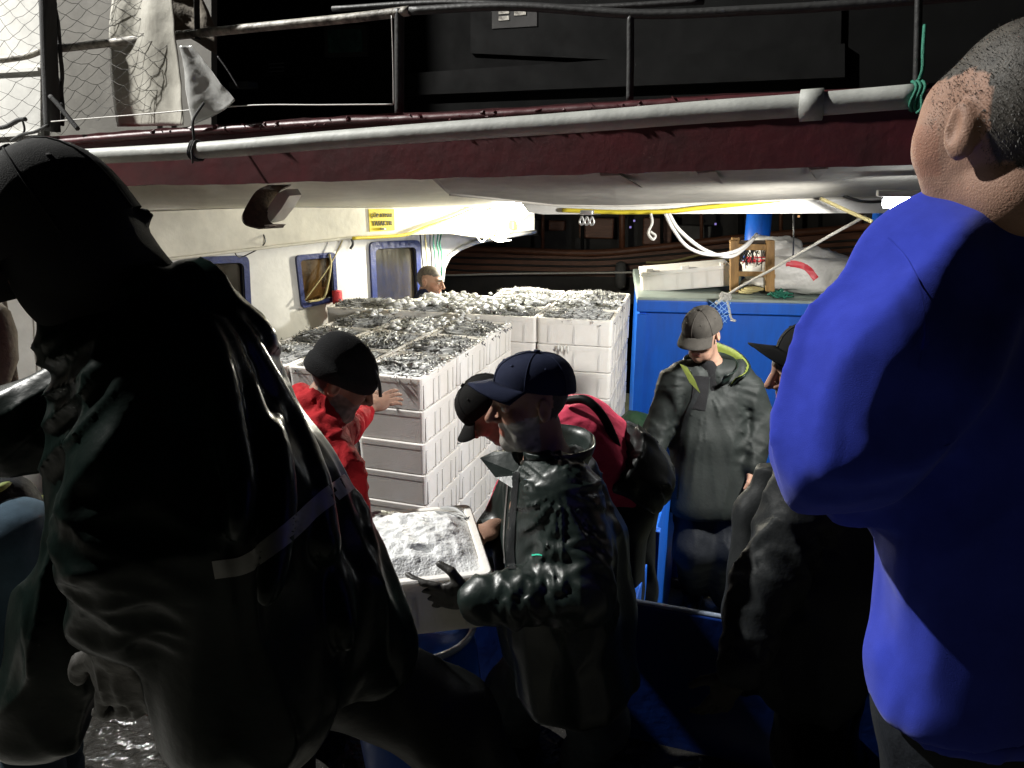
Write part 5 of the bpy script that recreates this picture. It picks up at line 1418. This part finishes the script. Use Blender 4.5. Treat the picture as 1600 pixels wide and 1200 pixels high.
    F.folds(.026, np.array([.25, 0, 1]), 1.6, 9, 17, W(430, 1020, 1.35), .30); F.folds(.020, np.array([.3, 0, 1]), 2, 10, 18, W(90, 1000, 1.3), .25)
    for pts, r in [([(318, 505), (345, 590), (362, 680), (378, 760), (370, 840)], .010), ([(345, 515), (395, 640), (425, 760), (430, 900)], .010), ([(365, 500), (430, 610), (490, 730), (520, 860)], .010),
                   ([(385, 490), (470, 600), (540, 730), (585, 880)], .010), ([(425, 640), (440, 760), (432, 860), (415, 940)], .010), ([(505, 820), (530, 920), (545, 1010)], .010)]:
        rp(pts, r)
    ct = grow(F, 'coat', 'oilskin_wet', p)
    trousers(p, J, 'oilskin_black', .15, .098, .085, seed=2)
    F = Field(J['wrL'] - .2, J['wrL'] + .2, .006); add_hand(F, J['wrL'] + np.array([0, 0, -.01]), np.array([-.1, 0, -1]), np.array([.1, -1, 0]), .6, 1, 1.24); F.cone(J['wrL'] + Z * .05, J['wrL'] - Z * .02, .045, .038, .01); F.folds(.006, Z, 20, 40, 4)
    grow(F, 'work_glove', 'glove_dark', p)
    boots(p, J)
    bv = BVHTree.FromPolygons([v.co + Vector(ORG[ct.name]) for v in ct.data.vertices], [list(q.vertices) for q in ct.data.polygons])
    drape_band('reflective_band', [(334, 890), (385, 880), (440, 840), (495, 790), (545, 752)], 28, bv, p, 'band_grey', .002)
big_man()

# ------------------------------------------------------------------ the man in the blue sweatshirt, right
def blue_man():
    J = dict(head=W(1584, 203, .88), f=np.array([-.20, .97, -.10]), u=np.array([0, .05, 1]), neck=W(1606, 345, .95), chest=W(1600, 560, 1.13), pelvis=W(1590, 1080, 1.14),
             shL=W(1448, 452, .98), elL=W(1290, 716, .94), wrL=W(1440, 765, 1.23), shR=W(1790, 430, 1.18), elR=W(1830, 760, 1.22), wrR=W(1740, 940, 1.35),
             hipL=W(1500, 1120, 1.10), knL=W(1490, 1700, 1.25), anL=W(1480, 2300, 1.35), hipR=W(1660, 1120, 1.15), knR=W(1660, 1700, 1.3), anR=W(1660, 2300, 1.4))
    for s in 'LR': J['an' + s][2] = .95; J['toe' + s] = J['an' + s] + np.array([-.08, .12, -.05])
    def paint(c, x, y, z):
        paint_std((.062, .055, .046), None, .062, .25)(c, x, y, z)
    p = make_person(J, 'grey-haired man in a royal blue sweatshirt seen from behind at right', {'L': ((.9, .2, -.2), (0, .6, .7), .6, 1), 'R': ((-.3, .5, -.8), (.9, .2, -.2), .5, -1)}, paint, nose=.7, extra=lambda F, L: F.chain([L(-.046, .052, .040), L(-.048, .054, .0), L(-.045, .052, -.05)], [.022, .022, .020], .03))
    r, f, u = frame(J['f'], J['u']); c = J['head']
    bvh = BVHTree.FromPolygons([v.co + Vector(ORG[p.name]) for v in p.data.vertices], [list(q.vertices) for q in p.data.polygons])
    VV = []; rr = np.random.default_rng(5)
    for i in range(11000):
        d = rr.normal(0, 1, 3); d /= np.linalg.norm(d); x, y, z = d
        if z < -.60 or (y > .52 and z < .66) or (y > .25 and z < .02) or (abs(x) > .74 and -.35 < y < .3 and z < .24): continue
        if y > .1 and abs(x) > .5 and z < .35 and rr.random() < .5: continue
        dw = r * x + f * y + u * z; h = bvh.ray_cast(Vector(c + dw * .25), Vector(-dw))
        if not h[0]: continue
        q = np.array(h[0]); nn = np.array(h[1]); t = unit(nn * .7 - u * .5 - f * .4 + rr.normal(0, .3, 3)); L = rr.uniform(.002, .0042) * (1.3 if z > .4 else 1); w = unit(np.cross(t, nn) + 1e-6) * .0004
        VV += [q - w, q + w, q + t * L]
    o = obj('cropped_hair', VV, [(3 * i, 3 * i + 1, 3 * i + 2) for i in range(len(VV) // 3)], 'hair_grey', p); o['kind'] = 'stuff'
    F = Field(W(1180, 1180, 1.0) - .1, np.maximum(W(1900, 250, 1.4), W(1900, 250, .8)) + .1, .0085)
    F.chain([W(1500, 420, .98), W(1530, 640, 1.00), W(1528, 820, 1.03), W(1512, 960, 1.05), W(1494, 1060, 1.06)], [.098, .110, .116, .112, .112], .05)
    F.chain([W(1590, 400, 1.02), W(1610, 640, 1.06), W(1600, 860, 1.08), W(1570, 1070, 1.10)], [.105, .128, .128, .125], .05)
    F.chain([W(1700, 400, 1.10), W(1730, 640, 1.14), W(1710, 860, 1.16), W(1690, 1070, 1.18)], [.110, .13, .13, .13], .06)
    F.chain([W(1408, 1030, 1.06), W(1436, 1080, 1.05)], [.042, .050], .04)
    F.cone(W(1442, 428, .955), W(1590, 352, .98), .066, .058, .05).cone(W(1600, 348, .98), J['shR'], .062, .08, .05)
    F.chain([W(1446, 448, .95), W(1380, 570, .925), W(1332, 672, .935), W(1308, 712, .945), W(1342, 735, 1.03), W(1440, 765, 1.25)], [.078, .082, .068, .057, .050, .046], .04)
    F.chain([J['shR'], J['elR'], J['wrR']], [.08, .065, .05], .04)
    F.plane(W(1500, 1098, 1.05), np.array([0, 0, -1]), .008)
    F.folds(.022, W(1440, 440, .95) - W(1300, 690, .93), 1.3, 8.5, 26, W(1345, 570, .92), .26)
    F.buckle(W(1325, 650, .93), W(1285, 745, .94), .10, .005, .12, 27); F.folds(.011, W(1440, 440, .95) - W(1300, 690, .93), 2.5, 15, 29, W(1345, 570, .92), .26); F.folds(.009, np.array([1, .2, .55]), 3, 13, 30, W(1290, 725, .95), .13); F.folds(.010, np.array([.15, 0, 1]), 2.2, 14, 33, W(1510, 950, 1.0), .25)
    F.folds(.020, np.array([.12, 0, 1]), 1.5, 8, 22, W(1510, 930, 1.0), .30); F.folds(.014, np.array([.5, .2, 1]), 1.8, 7, 32, W(1590, 620, .95), .22)
    collar(p, W(1590, 330, .955), np.array([.05, .2, 1]), J['f'], .078, .066, .020, 0, 'neck_rib', 'shirt_blue', .008, 1.0)
    sw = grow(F, 'sweatshirt', 'shirt_blue', p)
    bvs = BVHTree.FromPolygons([v.co + Vector(ORG[sw.name]) for v in sw.data.vertices], [list(q.vertices) for q in sw.data.polygons])
    drape_band('sleeve_seam', [(1388, 372), (1420, 410), (1440, 460), (1446, 520), (1436, 580)], 3, bvs, p, 'shirt_blue', .0012)
    F = Field(W(1380, 1150, 1.1) - .15, W(1760, 1060, 1.1) + .15, .0085)
    F.chain([W(1492, 1078, 1.06), W(1570, 1083, 1.10), W(1690, 1073, 1.18)], [.110, .122, .128], .04); F.plane(W(1500, 1124, 1.05), -Z, .006); F.plane(W(1500, 1082, 1.05), Z, .006); F.folds(.004, Z, 2, 60, 31)
    grow(F, 'hem_band', 'shirt_blue', p)
    trousers(p, J, 'trouser_dark', .13, .09, .08)
    boots(p, J)
blue_man()

# ------------------------------------------------------------------ the man carrying the crate
def crate_man():
    J = dict(head=W(829, 628, 2.05), f=np.array([-.95, -.29, -.10]), u=np.array([-.08, 0, .99]), neck=W(858, 728, 2.12), chest=W(862, 800, 2.16), pelvis=W(893, 1000, 2.28),
             shL=W(878, 770, 1.97), elL=W(905, 925, 1.93), wrL=W(742, 932, 1.955), shR=W(822, 765, 2.34), elR=W(770, 850, 2.46), wrR=W(770, 826, 2.28),
             hipL=W(895, 1010, 2.20), knL=W(935, 1130, 2.40), anL=W(905, 1230, 2.70), hipR=W(868, 1010, 2.36), knR=W(800, 1080, 2.55), anR=W(812, 1135, 2.86))
    J['anL'][2] = .40; J['anR'][2] = .40
    for s in 'LR': J['toe' + s] = J['an' + s] + np.array([-.14, -.03, -.04])
    p = make_person(J, 'grey-bearded man in a navy cap and dark oilskin jacket carrying the crate of ice', {'R': ((-.5, -.75, .1), (.2, .2, 1), .7, 1)}, paint_std((.06, .055, .05), (.33, .31, .28)), nose=1.15)
    cap(p, J['head'], J['f'] + np.array([0, 0, .15]), J['u'], 'cap_navy', .068, 1.06, low=.042, drop=.08)
    F = Field(W(700, 1140, 2.0) - .12, np.maximum(W(1030, 590, 2.6), W(1030, 590, 1.8)) + .15, .0072)
    F.chain([W(862, 770, 2.05), W(872, 860, 2.08), W(880, 960, 2.12), W(895, 1070, 2.16)], [.105, .135, .145, .160], .05)
    F.chain([W(842, 760, 2.28), W(842, 860, 2.30), W(850, 960, 2.32), W(860, 1070, 2.34)], [.100, .120, .130, .140], .05)
    F.chain([W(895, 740, 2.16), W(925, 840, 2.2), W(940, 960, 2.22), W(950, 1060, 2.24)], [.075, .085, .090, .09], .05)
    F.chain([W(880, 775, 1.99), J['elL'], W(815, 935, 1.92), W(752, 938, 1.92)], [.100, .080, .066, .056], .03)
    F.chain([J['shR'], J['elR'], W(768, 832, 2.36)], [.085, .068, .055], .03)
    F.cone(W(740, 938, 1.92), W(765, 938, 1.92), .043, .043, .01, 'sub')
    F.plane(W(890, 1088, 2.15), np.array([0, 0, -1]), .01)
    F.folds(.013, W(860, 740, 2) - W(940, 1080, 2.1), 2.2, 10, 41, W(930, 900, 2.1), .3); F.folds(.007, W(860, 740, 2) - W(900, 1080, 2.1), 4, 16, 44)
    F.buckle(W(885, 830, 1.96), J['elL'], .07, .014, .13, 47); F.buckle(J['elL'], W(760, 938, 1.92), .055, .015, .11, 48); F.radial(W(870, 760, 1.93), np.array([.2, -1, .2]), 16, .014, .06, .30, 49)
    ct = grow(F, 'jacket', 'oilskin', p)
    collar(p, W(852, 742, 2.13), np.array([.16, .05, 1]), np.array([-1, -.25, 0]), .092, .112, .085, 38, back=1.55)
    fl_p = [W(750, 716, 2.10), W(772, 706, 2.10), W(806, 704, 2.08), W(816, 742, 2.04), (W(800, 762, 2.03)), W(774, 746, 2.07)]
    MB().prism(fl_p, np.array([.002, .007, 0])).build('collar_flap', 'oilskin', p)
    bv = BVHTree.FromPolygons([v.co + Vector(ORG[ct.name]) for v in ct.data.vertices], [list(q.vertices) for q in ct.data.polygons])
    drape_band('zip', [(797, 738), (792, 780), (788, 840), (790, 880)], 2.2, bv, p, 'zip', .003)
    drape_band('storm_flap', [(806, 738), (802, 790), (798, 850), (800, 890)], 13, bv, p, 'oilskin_grey', .0025)
    o = drape_band('stripe_tag', [(832, 868), (842, 867), (848, 868)], 2.4, bv, p, 'stripe_green', .003)
    F = Field(W(790, 770, 2.1) - .12, W(880, 690, 2.1) + .12, .007); F.chain([W(846, 745, 2.10), W(852, 715, 2.11)], [.078, .064], .02); F.plane(W(846, 722, 2.1), unit(np.array([-.15, -.1, 1])), .006); grow(F, 'undershirt', 'cap_grey', p)
    F = Field(J['wrL'] - .17, J['wrL'] + .10, .0045); add_hand(F, J['wrL'], np.array([-1, .03, .02]), np.array([0, -1, -.25]), .30, 1, 1.10, .10); F.cone(J['wrL'] + RT * .04, J['wrL'] - RT * .01, .036, .036, .01); grow(F, 'work_glove', 'glove_dark', p)
    trousers(p, J, 'trouser_grey', .14, .085, .075, seed=6)
    boots(p, J)
crate_man()

# ------------------------------------------------------------------ man in the red fleece by the near stack
def red_man():
    J = dict(head=W(533, 594, 2.45), f=np.array([.84, .12, -.52]), u=np.array([.45, .0, .88]), neck=W(488, 652, 2.50), chest=W(480, 730, 2.52), pelvis=W(478, 950, 2.62),
             shL=W(525, 668, 2.72), elL=W(538, 672, 3.00), wrL=W(578, 636, 3.30), shR=W(495, 690, 2.34), elR=W(540, 800, 2.30), wrR=W(570, 880, 2.42),
             hipL=W(490, 965, 2.70), knL=W(500, 1060, 2.95), anL=W(500, 1160, 3.2), hipR=W(480, 970, 2.54), knR=W(480, 1080, 2.75), anR=W(480, 1190, 3.05))
    J['anL'][2] = J['anR'][2] = .10
    for s in 'LR': J['toe' + s] = J['an' + s] + np.array([.13, .04, -.05])
    p = make_person(J, 'man in a black knitted cap and bright red fleece reaching for the near foam stack', {'L': ((.85, .55, .25), (-.5, -.8, .3), .35, -1), 'R': ((.5, .3, -.8), (.2, -.9, 0), .4, 1)}, paint_std((.03, .03, .03), (.20, .18, .16)))
    beanie(p, J['head'], J['f'], J['u'], 'knit_black', 1.08, .25)
    m = MB().tube(spline([J['head'] + np.array([.105, -.02, .06]), J['head'] + np.array([.125, -.02, .0]), J['head'] + np.array([.128, -.02, -.05])], 5), .006, 6); m.build('cap_cord', 'cable_black', p, smooth=True)
    F = Field(W(390, 1000, 2.5) - .15, np.maximum(W(650, 560, 3.5), W(650, 560, 2.2)) + .15, .010)
    F.chain([W(488, 690, 2.45), W(498, 780, 2.46), W(490, 940, 2.52)], [.115, .13, .135], .05).chain([W(502, 680, 2.64), W(506, 780, 2.64), W(496, 940, 2.68)], [.105, .125, .13], .05)
    F.chain([J['shR'], W(530, 745, 2.28), J['elR'], J['wrR']], [.088, .075, .066, .05], .03).chain([J['shL'], J['elL'], W(566, 646, 3.22)], [.080, .064, .052], .03)
    F.chain([W(472, 618, 2.50), W(488, 632, 2.42), W(518, 668, 2.40)], [.042, .045, .040], .02).cone(W(472, 620, 2.56), W(515, 650, 2.6), .042, .042, .02)
    F.plane(W(490, 960, 2.55), -Z, .01)
    F.radial(W(500, 680, 2.35), np.array([.1, -1, .2]), 14, .016, .06, .3, 61); F.buckle(J['shR'], J['elR'], .07, .012, .12, 63); F.buckle(J['shL'], J['wrL'], .06, .010, .1, 64)
    grow(F, 'fleece', 'fleece_red', p)
    trousers(p, J, 'trouser_dark', .145, .088, .078, seed=8)
    boots(p, J)
red_man()

# ------------------------------------------------------------------ man bending behind the crate carrier
def bent_man():
    J = dict(head=W(766, 640, 2.78), f=np.array([-.62, .12, -.78]), u=np.array([-.72, .0, .66]), neck=W(815, 660, 2.82), chest=W(862, 690, 2.86), pelvis=W(968, 765, 2.98),
             shL=W(838, 690, 2.70), elL=W(800, 800, 2.70), wrL=W(760, 870, 2.72), shR=W(845, 665, 3.04), elR=W(800, 770, 3.05), wrR=W(770, 850, 3.05),
             hipL=W(975, 790, 2.90), knL=W(958, 930, 2.98), anL=W(975, 1060, 3.2), hipR=W(982, 785, 3.08), knR=W(985, 920, 3.18), anR=W(1000, 1040, 3.4))
    J['anL'][2] = J['anR'][2] = .10
    for s in 'LR': J['toe' + s] = J['an' + s] + np.array([-.14, -.02, -.05])
    p = make_person(J, 'man in a pink shirt and black bib trousers bending forward behind the crate carrier', {'L': ((-.3, 0, -1), (0, -1, 0), .4, 1), 'R': ((-.3, 0, -1), (0, 1, 0), .4, -1)}, paint_std((.02, .02, .02), None, .05, .3))
    cap(p, J['head'], J['f'], J['u'], 'cap_black', .07, 1.04, low=.022)
    F = Field(np.minimum(J['wrL'], J['wrR']) - .2, W(1010, 590, 3.2) + .15, .010)
    F.chain([W(838, 690, 2.78), W(900, 690, 2.82), W(965, 760, 2.88)], [.105, .130, .135], .05).chain([W(848, 670, 2.98), W(908, 675, 3.02), W(972, 750, 3.04)], [.100, .125, .13], .05)
    F.cone(W(905, 655, 2.92), W(945, 690, 2.94), .09, .10, .05)
    F.chain([J['shL'], J['elL'], J['wrL'] + Z * .08], [.075, .058, .05], .03).chain([J['shR'], J['elR'], J['wrR'] + Z * .08], [.075, .058, .05], .03)
    F.folds(.010, W(860, 650, 2.8) - W(960, 740, 2.9), 3, 14, 71); F.folds(.010, np.array([.5, 0, .8]), 5, 15, 73, W(930, 680, 2.85), .15)
    grow(F, 'shirt', 'shirt_pink', p)
    t = trousers(p, J, 'oilskin_black', .165, .10, .085, h=.010, seed=11, fold=.012)
    F = Field(W(900, 800, 2.9) - .25, W(1000, 640, 3.0) + .25, .009)
    F.chain([W(958, 718, 2.84), W(985, 745, 2.90)], [.155, .160], .05).cone(W(962, 715, 3.02), W(990, 745, 3.06), .145, .155, .05)
    ax_ = unit(J['chest'] - J['pelvis']); F.plane(W(948, 712, 2.9), ax_, .01); F.folds(.014, ax_, 3, 22, 75)
    grow(F, 'bib_waist', 'oilskin_black', p)
    F = Field(W(840, 760, 2.8) - .2, W(1000, 590, 3.0) + .2, .006)
    F.chain([*spline([W(884, 626, 2.74), W(912, 624, 2.70), W(934, 640, 2.69), W(952, 668, 2.73), W(966, 704, 2.79)], 5)], [.015] * 21, .006)
    grow(F, 'shoulder_strap', 'oilskin_black', p)
    boots(p, J)
bent_man()

# ------------------------------------------------------------------ standing man in the grey cap
def standing_man():
    fa, fb_ = onz(1085, 936, 0), onz(1132, 950, 0)
    J = dict(head=W(1097, 522, 3.86), f=np.array([-.58, -.70, -.42]), u=np.array([-.25, -.34, .90]), neck=W(1108, 572, 3.98), chest=W(1110, 630, 4.0), pelvis=W(1110, 770, 4.0),
             shR=W(1053, 600, 3.98), elR=W(1028, 672, 3.98), wrR=W(1022, 716, 3.92), shL=W(1163, 606, 3.98), elL=W(1182, 680, 3.96), wrL=W(1172, 735, 3.86),
             hipR=W(1085, 785, 4.0), knR=W(1082, 860, 3.95), anR=fa + Z * .09, hipL=W(1135, 785, 4.0), knL=W(1135, 860, 3.95), anL=fb_ + Z * .09)
    for s, d in (('R', -.06), ('L', .05)): J['toe' + s] = J['an' + s] + np.array([d, -.15, -.05])
    p = make_person(J, 'man in a grey cap and green-lined dark raincoat standing before the blue casing', {'R': ((.02, -.1, -1), (-1, -.1, 0), .35, -1), 'L': ((-.1, -.2, -1), (1, -.1, 0), .4, 1)}, paint_std((.10, .09, .08), None, .05, .25))
    cap(p, J['head'], J['f'], J['u'], 'cap_grey', .066, 1.08, low=.030, drop=.30)
    F = Field(W(990, 830, 4.0) - .1, W(1230, 520, 4.2) + .12, .010)
    F.chain([W(1082, 612, 3.98), W(1084, 690, 3.98), W(1080, 790, 3.97)], [.100, .110, .125], .05).chain([W(1138, 612, 4.0), W(1138, 690, 3.98), W(1142, 790, 3.97)], [.100, .110, .125], .05)
    F.chain([J['shR'], J['elR'], W(1023, 704, 3.93)], [.085, .068, .056], .03).chain([J['shL'], W(1188, 665, 3.97), W(1176, 728, 3.88)], [.092, .080, .062], .03)
    F.cone(W(1070, 585, 3.97), W(1150, 585, 3.98), .07, .075, .04).chain([W(1110, 640, 3.98), W(1110, 790, 3.96)], [.105, .125], .05)
    F.plane(W(1105, 800, 3.95), -Z, .01)
    F.radial(W(1110, 600, 3.8), np.array([0, -1, .2]), 20, .010, .08, .6, 81); F.folds(.008, Z, 2, 12, 82); F.buckle(J['shR'] - Z * .1, J['wrR'], .08, .010, .12, 83); F.buckle(J['shL'] - Z * .1, W(1176, 728, 3.88), .085, .010, .13, 84)
    ct = grow(F, 'raincoat', 'oilskin_matte', p)
    bv = BVHTree.FromPolygons([v.co + Vector(ORG[ct.name]) for v in ct.data.vertices], [list(q.vertices) for q in ct.data.polygons])
    drape_band('front_placket', [(1090, 612), (1074, 650), (1064, 700), (1058, 745), (1055, 780)], 7, bv, p, 'oilskin_grey', .006)
    drape_band('jumper_front', [(1096, 588), (1095, 604), (1093, 622), (1090, 640)], 24, bv, p, 'knit_black', .004)
    collar(p, W(1108, 588, 3.96), np.array([0, -.15, 1]), np.array([-.35, -.93, 0]), .098, .118, .06, 40, back=1.6)
    # hood folded open behind the neck, green lining showing inside
    hx = np.array([.30, -.30, 1.0]); hf = np.array([-.45, -.89, 0])
    collar(p, W(1116, 584, 3.97), hx, hf, .106, .130, .080, 66, 'hood', 'oilskin', .006, 1.5)
    collar(p, W(1116, 583, 3.965), hx, hf, .099, .121, .077, 64, 'hood_lining', 'lining_green', .003, 1.5)
    MB().prism([W(1062, 568, 3.80), W(1074, 574, 3.79), W(1086, 594, 3.78), W(1094, 614, 3.78), W(1078, 598, 3.79)], FW * .006).build('lapel_lining', 'lining_green', p)
    F = Field(W(1060, 640, 3.9) - .1, W(1150, 540, 4.0) + .12, .008); F.chain([W(1104, 570, 3.94), W(1107, 584, 3.96), W(1107, 604, 3.97)], [.050, .060, .070], .03); grow(F, 'jumper', 'knit_black', p)
    trousers(p, J, 'trouser_dark', .14, .092, .085, seed=14)
    boots(p, J)
standing_man()

# ------------------------------------------------------------------ man half hidden behind the blue sweatshirt
def hidden_man():
    J = dict(head=W(1264, 578, 2.12), f=np.array([-.97, -.05, -.16]), u=np.array([-.25, 0, .97]), neck=W(1300, 690, 2.18), chest=W(1310, 780, 2.2), pelvis=W(1290, 1010, 2.25),
             shL=W(1268, 752, 2.02), elL=W(1200, 910, 1.98), wrL=W(1150, 1048, 1.96), shR=W(1300, 740, 2.4), elR=W(1270, 880, 2.4), wrR=W(1210, 960, 2.3),
             hipL=W(1280, 1030, 2.16), knL=W(1260, 1180, 2.3), anL=W(1270, 1300, 2.6), hipR=W(1300, 1030, 2.36), knR=W(1290, 1170, 2.5), anR=W(1310, 1290, 2.8))
    J['anL'][2] = J['anR'][2] = .40
    for s in 'LR': J['toe' + s] = J['an' + s] + np.array([-.14, -.02, -.05])
    p = make_person(J, 'man in a black cap and dark jacket facing left, half hidden behind the blue sweatshirt', {'R': ((-.6, 0, -.5), (0, 1, 0), .5, -1)}, paint_std((.02, .018, .015), (.05, .045, .04)))
    cap(p, J['head'], np.array([-.97, -.05, .16]), np.array([.2, 0, 1]), 'cap_black', .080, 1.06, low=.030, drop=.0)
    F = Field(W(1090, 1150, 2.0) - .15, np.maximum(W(1420, 640, 2.6), W(1420, 640, 1.9)) + .15, .010)
    F.chain([W(1300, 770, 2.1), W(1290, 900, 2.12), W(1270, 1050, 2.15)], [.12, .14, .15], .05).chain([W(1310, 770, 2.34), W(1310, 900, 2.36), W(1300, 1050, 2.36)], [.12, .14, .15], .05)
    F.chain([J['shL'], J['elL'], W(1155, 1035, 1.96)], [.095, .080, .058], .03).chain([J['shR'], J['elR'], J['wrR']], [.09, .07, .055], .03)
    F.chain([W(1210, 745, 2.3), W(1185, 800, 2.3), W(1165, 960, 2.28), W(1150, 1080, 2.25)], [.05, .055, .06, .05], .04)
    F.plane(W(1270, 1120, 2.1), -Z, .01); F.folds(.014, np.array([-.3, 0, 1]), 2.5, 11, 91); F.buckle(J['shL'], J['wrL'], .08, .015, .13, 93)
    grow(F, 'jacket', 'oilskin_grey', p)
    F = Field(J['wrL'] - .20, J['wrL'] + .12, .0055); add_hand(F, J['wrL'], np.array([-.35, 0, -1]), np.array([.2, -1, 0]), .4, 1, 1.10, .06); F.cone(J['wrL'] + Z * .04, J['wrL'] - Z * .02, .038, .036, .01); grow(F, 'work_glove', 'cap_grey', p)
    trousers(p, J, 'oilskin_black', .15, .09, .08, seed=17)
    boots(p, J)
hidden_man()

# ------------------------------------------------------------------ man far back by the cabin
def far_man():
    J = dict(head=W(672, 440, 5.75), f=np.array([.93, -.30, -.16]), u=np.array([.1, 0, 1]), neck=W(664, 472, 5.78), chest=W(660, 500, 5.8), pelvis=W(660, 580, 5.85))
    o = J['chest']; r = np.array([-.30, -.93, 0])
    for s, k in (('L', -1), ('R', 1)):
        J['sh' + s] = J['neck'] + r * .19 * k - Z * .06; J['el' + s] = J['sh' + s] + np.array([.03, 0, -.28]); J['wr' + s] = J['el' + s] + np.array([.18, -.02, -.12])
        J['hip' + s] = J['pelvis'] + r * .10 * k; J['kn' + s] = J['hip' + s] - Z * .42; J['an' + s] = np.array([J['hip' + s][0], J['hip' + s][1], .09]); J['toe' + s] = J['an' + s] + np.array([.15, -.04, -.05])
    p = make_person(J, 'man with short greying hair and dark jacket standing far back by the cabin window', {'R': ((1, 0, -.2), (0, 0, 1), .4, 1), 'L': ((1, 0, -.2), (0, 0, 1), .4, -1)}, paint_std((.09, .08, .065), None, .058, .3))
    F = Field(J['pelvis'] - .4, J['neck'] + .3, .012)
    for k in (-1, 1): F.chain([J['chest'] + r * .08 * k + Z * .04, J['pelvis'] + r * .06 * k - Z * .06], [.12, .13], .05)
    for s in 'LR': F.chain([J['sh' + s], J['el' + s], J['wr' + s]], [.085, .068, .052], .04); F.cone(J['neck'] - Z * .02, J['sh' + s], .075, .08, .04)
    F.cone(J['neck'] + Z * .05, J['neck'] - Z * .02, .066, .085, .03); F.folds(.01, Z, 4, 14, 95); grow(F, 'jacket', 'cap_navy', p)
    r_, f_, u_ = frame(J['f'], J['u'])
    trousers(p, J, 'trouser_dark', .13, .08, .075, h=.016); boots(p, J)
far_man()

# ------------------------------------------------------------------ man in jeans cut off by the left edge
def jeans_man():
    J = dict(head=W(-330, 700, 2.25), f=np.array([-.7, .1, -.7]), u=np.array([-.7, 0, .7]), neck=W(-250, 730, 2.25), chest=W(-170, 760, 2.22), pelvis=W(10, 838, 2.18),
             shL=W(-200, 780, 2.06), elL=W(-230, 930, 2.06), wrL=W(-260, 1050, 2.1), shR=W(-200, 760, 2.4), elR=W(-220, 900, 2.42), wrR=W(-250, 1020, 2.42),
             hipL=W(28, 850, 2.10), knL=W(20, 1030, 2.24), anL=W(60, 1230, 2.45), hipR=W(30, 845, 2.28), knR=W(60, 1020, 2.42), anR=W(90, 1200, 2.66))
    J['anL'][2] = J['anR'][2] = .40
    for s in 'LR': J['toe' + s] = J['an' + s] + np.array([-.14, 0, -.05])
    p = make_person(J, 'man in faded jeans bending over, cut off by the left edge of the photo', {'L': ((-.1, 0, -1), (0, -1, 0), .4, 1), 'R': ((-.1, 0, -1), (0, 1, 0), .4, -1)}, paint_std())
    beanie(p, J['head'], J['f'], J['u'], 'knit_black')
    F = Field(W(-330, 1050, 2.2) - .25, W(40, 700, 2.3) + .2, .014)
    F.chain([W(-200, 770, 2.14), W(-100, 800, 2.14), W(-14, 812, 2.14)], [.11, .13, .13], .05).chain([W(-200, 760, 2.32), W(-100, 790, 2.30), W(-14, 806, 2.28)], [.11, .13, .13], .05)
    for s in 'LR': F.chain([J['sh' + s], J['el' + s], J['wr' + s]], [.085, .065, .05], .04)
    F.folds(.012, RT, 3, 12, 97); grow(F, 'jacket', 'trouser_dark', p)
    F = Field(W(0, 900, 2.2) - .3, W(20, 730, 2.2) + .3, .010); q = unit(J['chest'] - J['pelvis'])
    F.chain([W(10, 822, 2.12), W(20, 828, 2.12)], [.128, .128], .04).cone(W(10, 815, 2.28), W(20, 822, 2.28), .128, .128, .04); F.plane(W(8, 815, 2.18), q, .006); F.plane(W(22, 824, 2.18), -q, .006)
    grow(F, 'waistband', 'lining_green', p)
    trousers(p, J, 'denim', .145, .088, .078, seed=21, fold=.012, waist=.02)
    boots(p, J)
jeans_man()
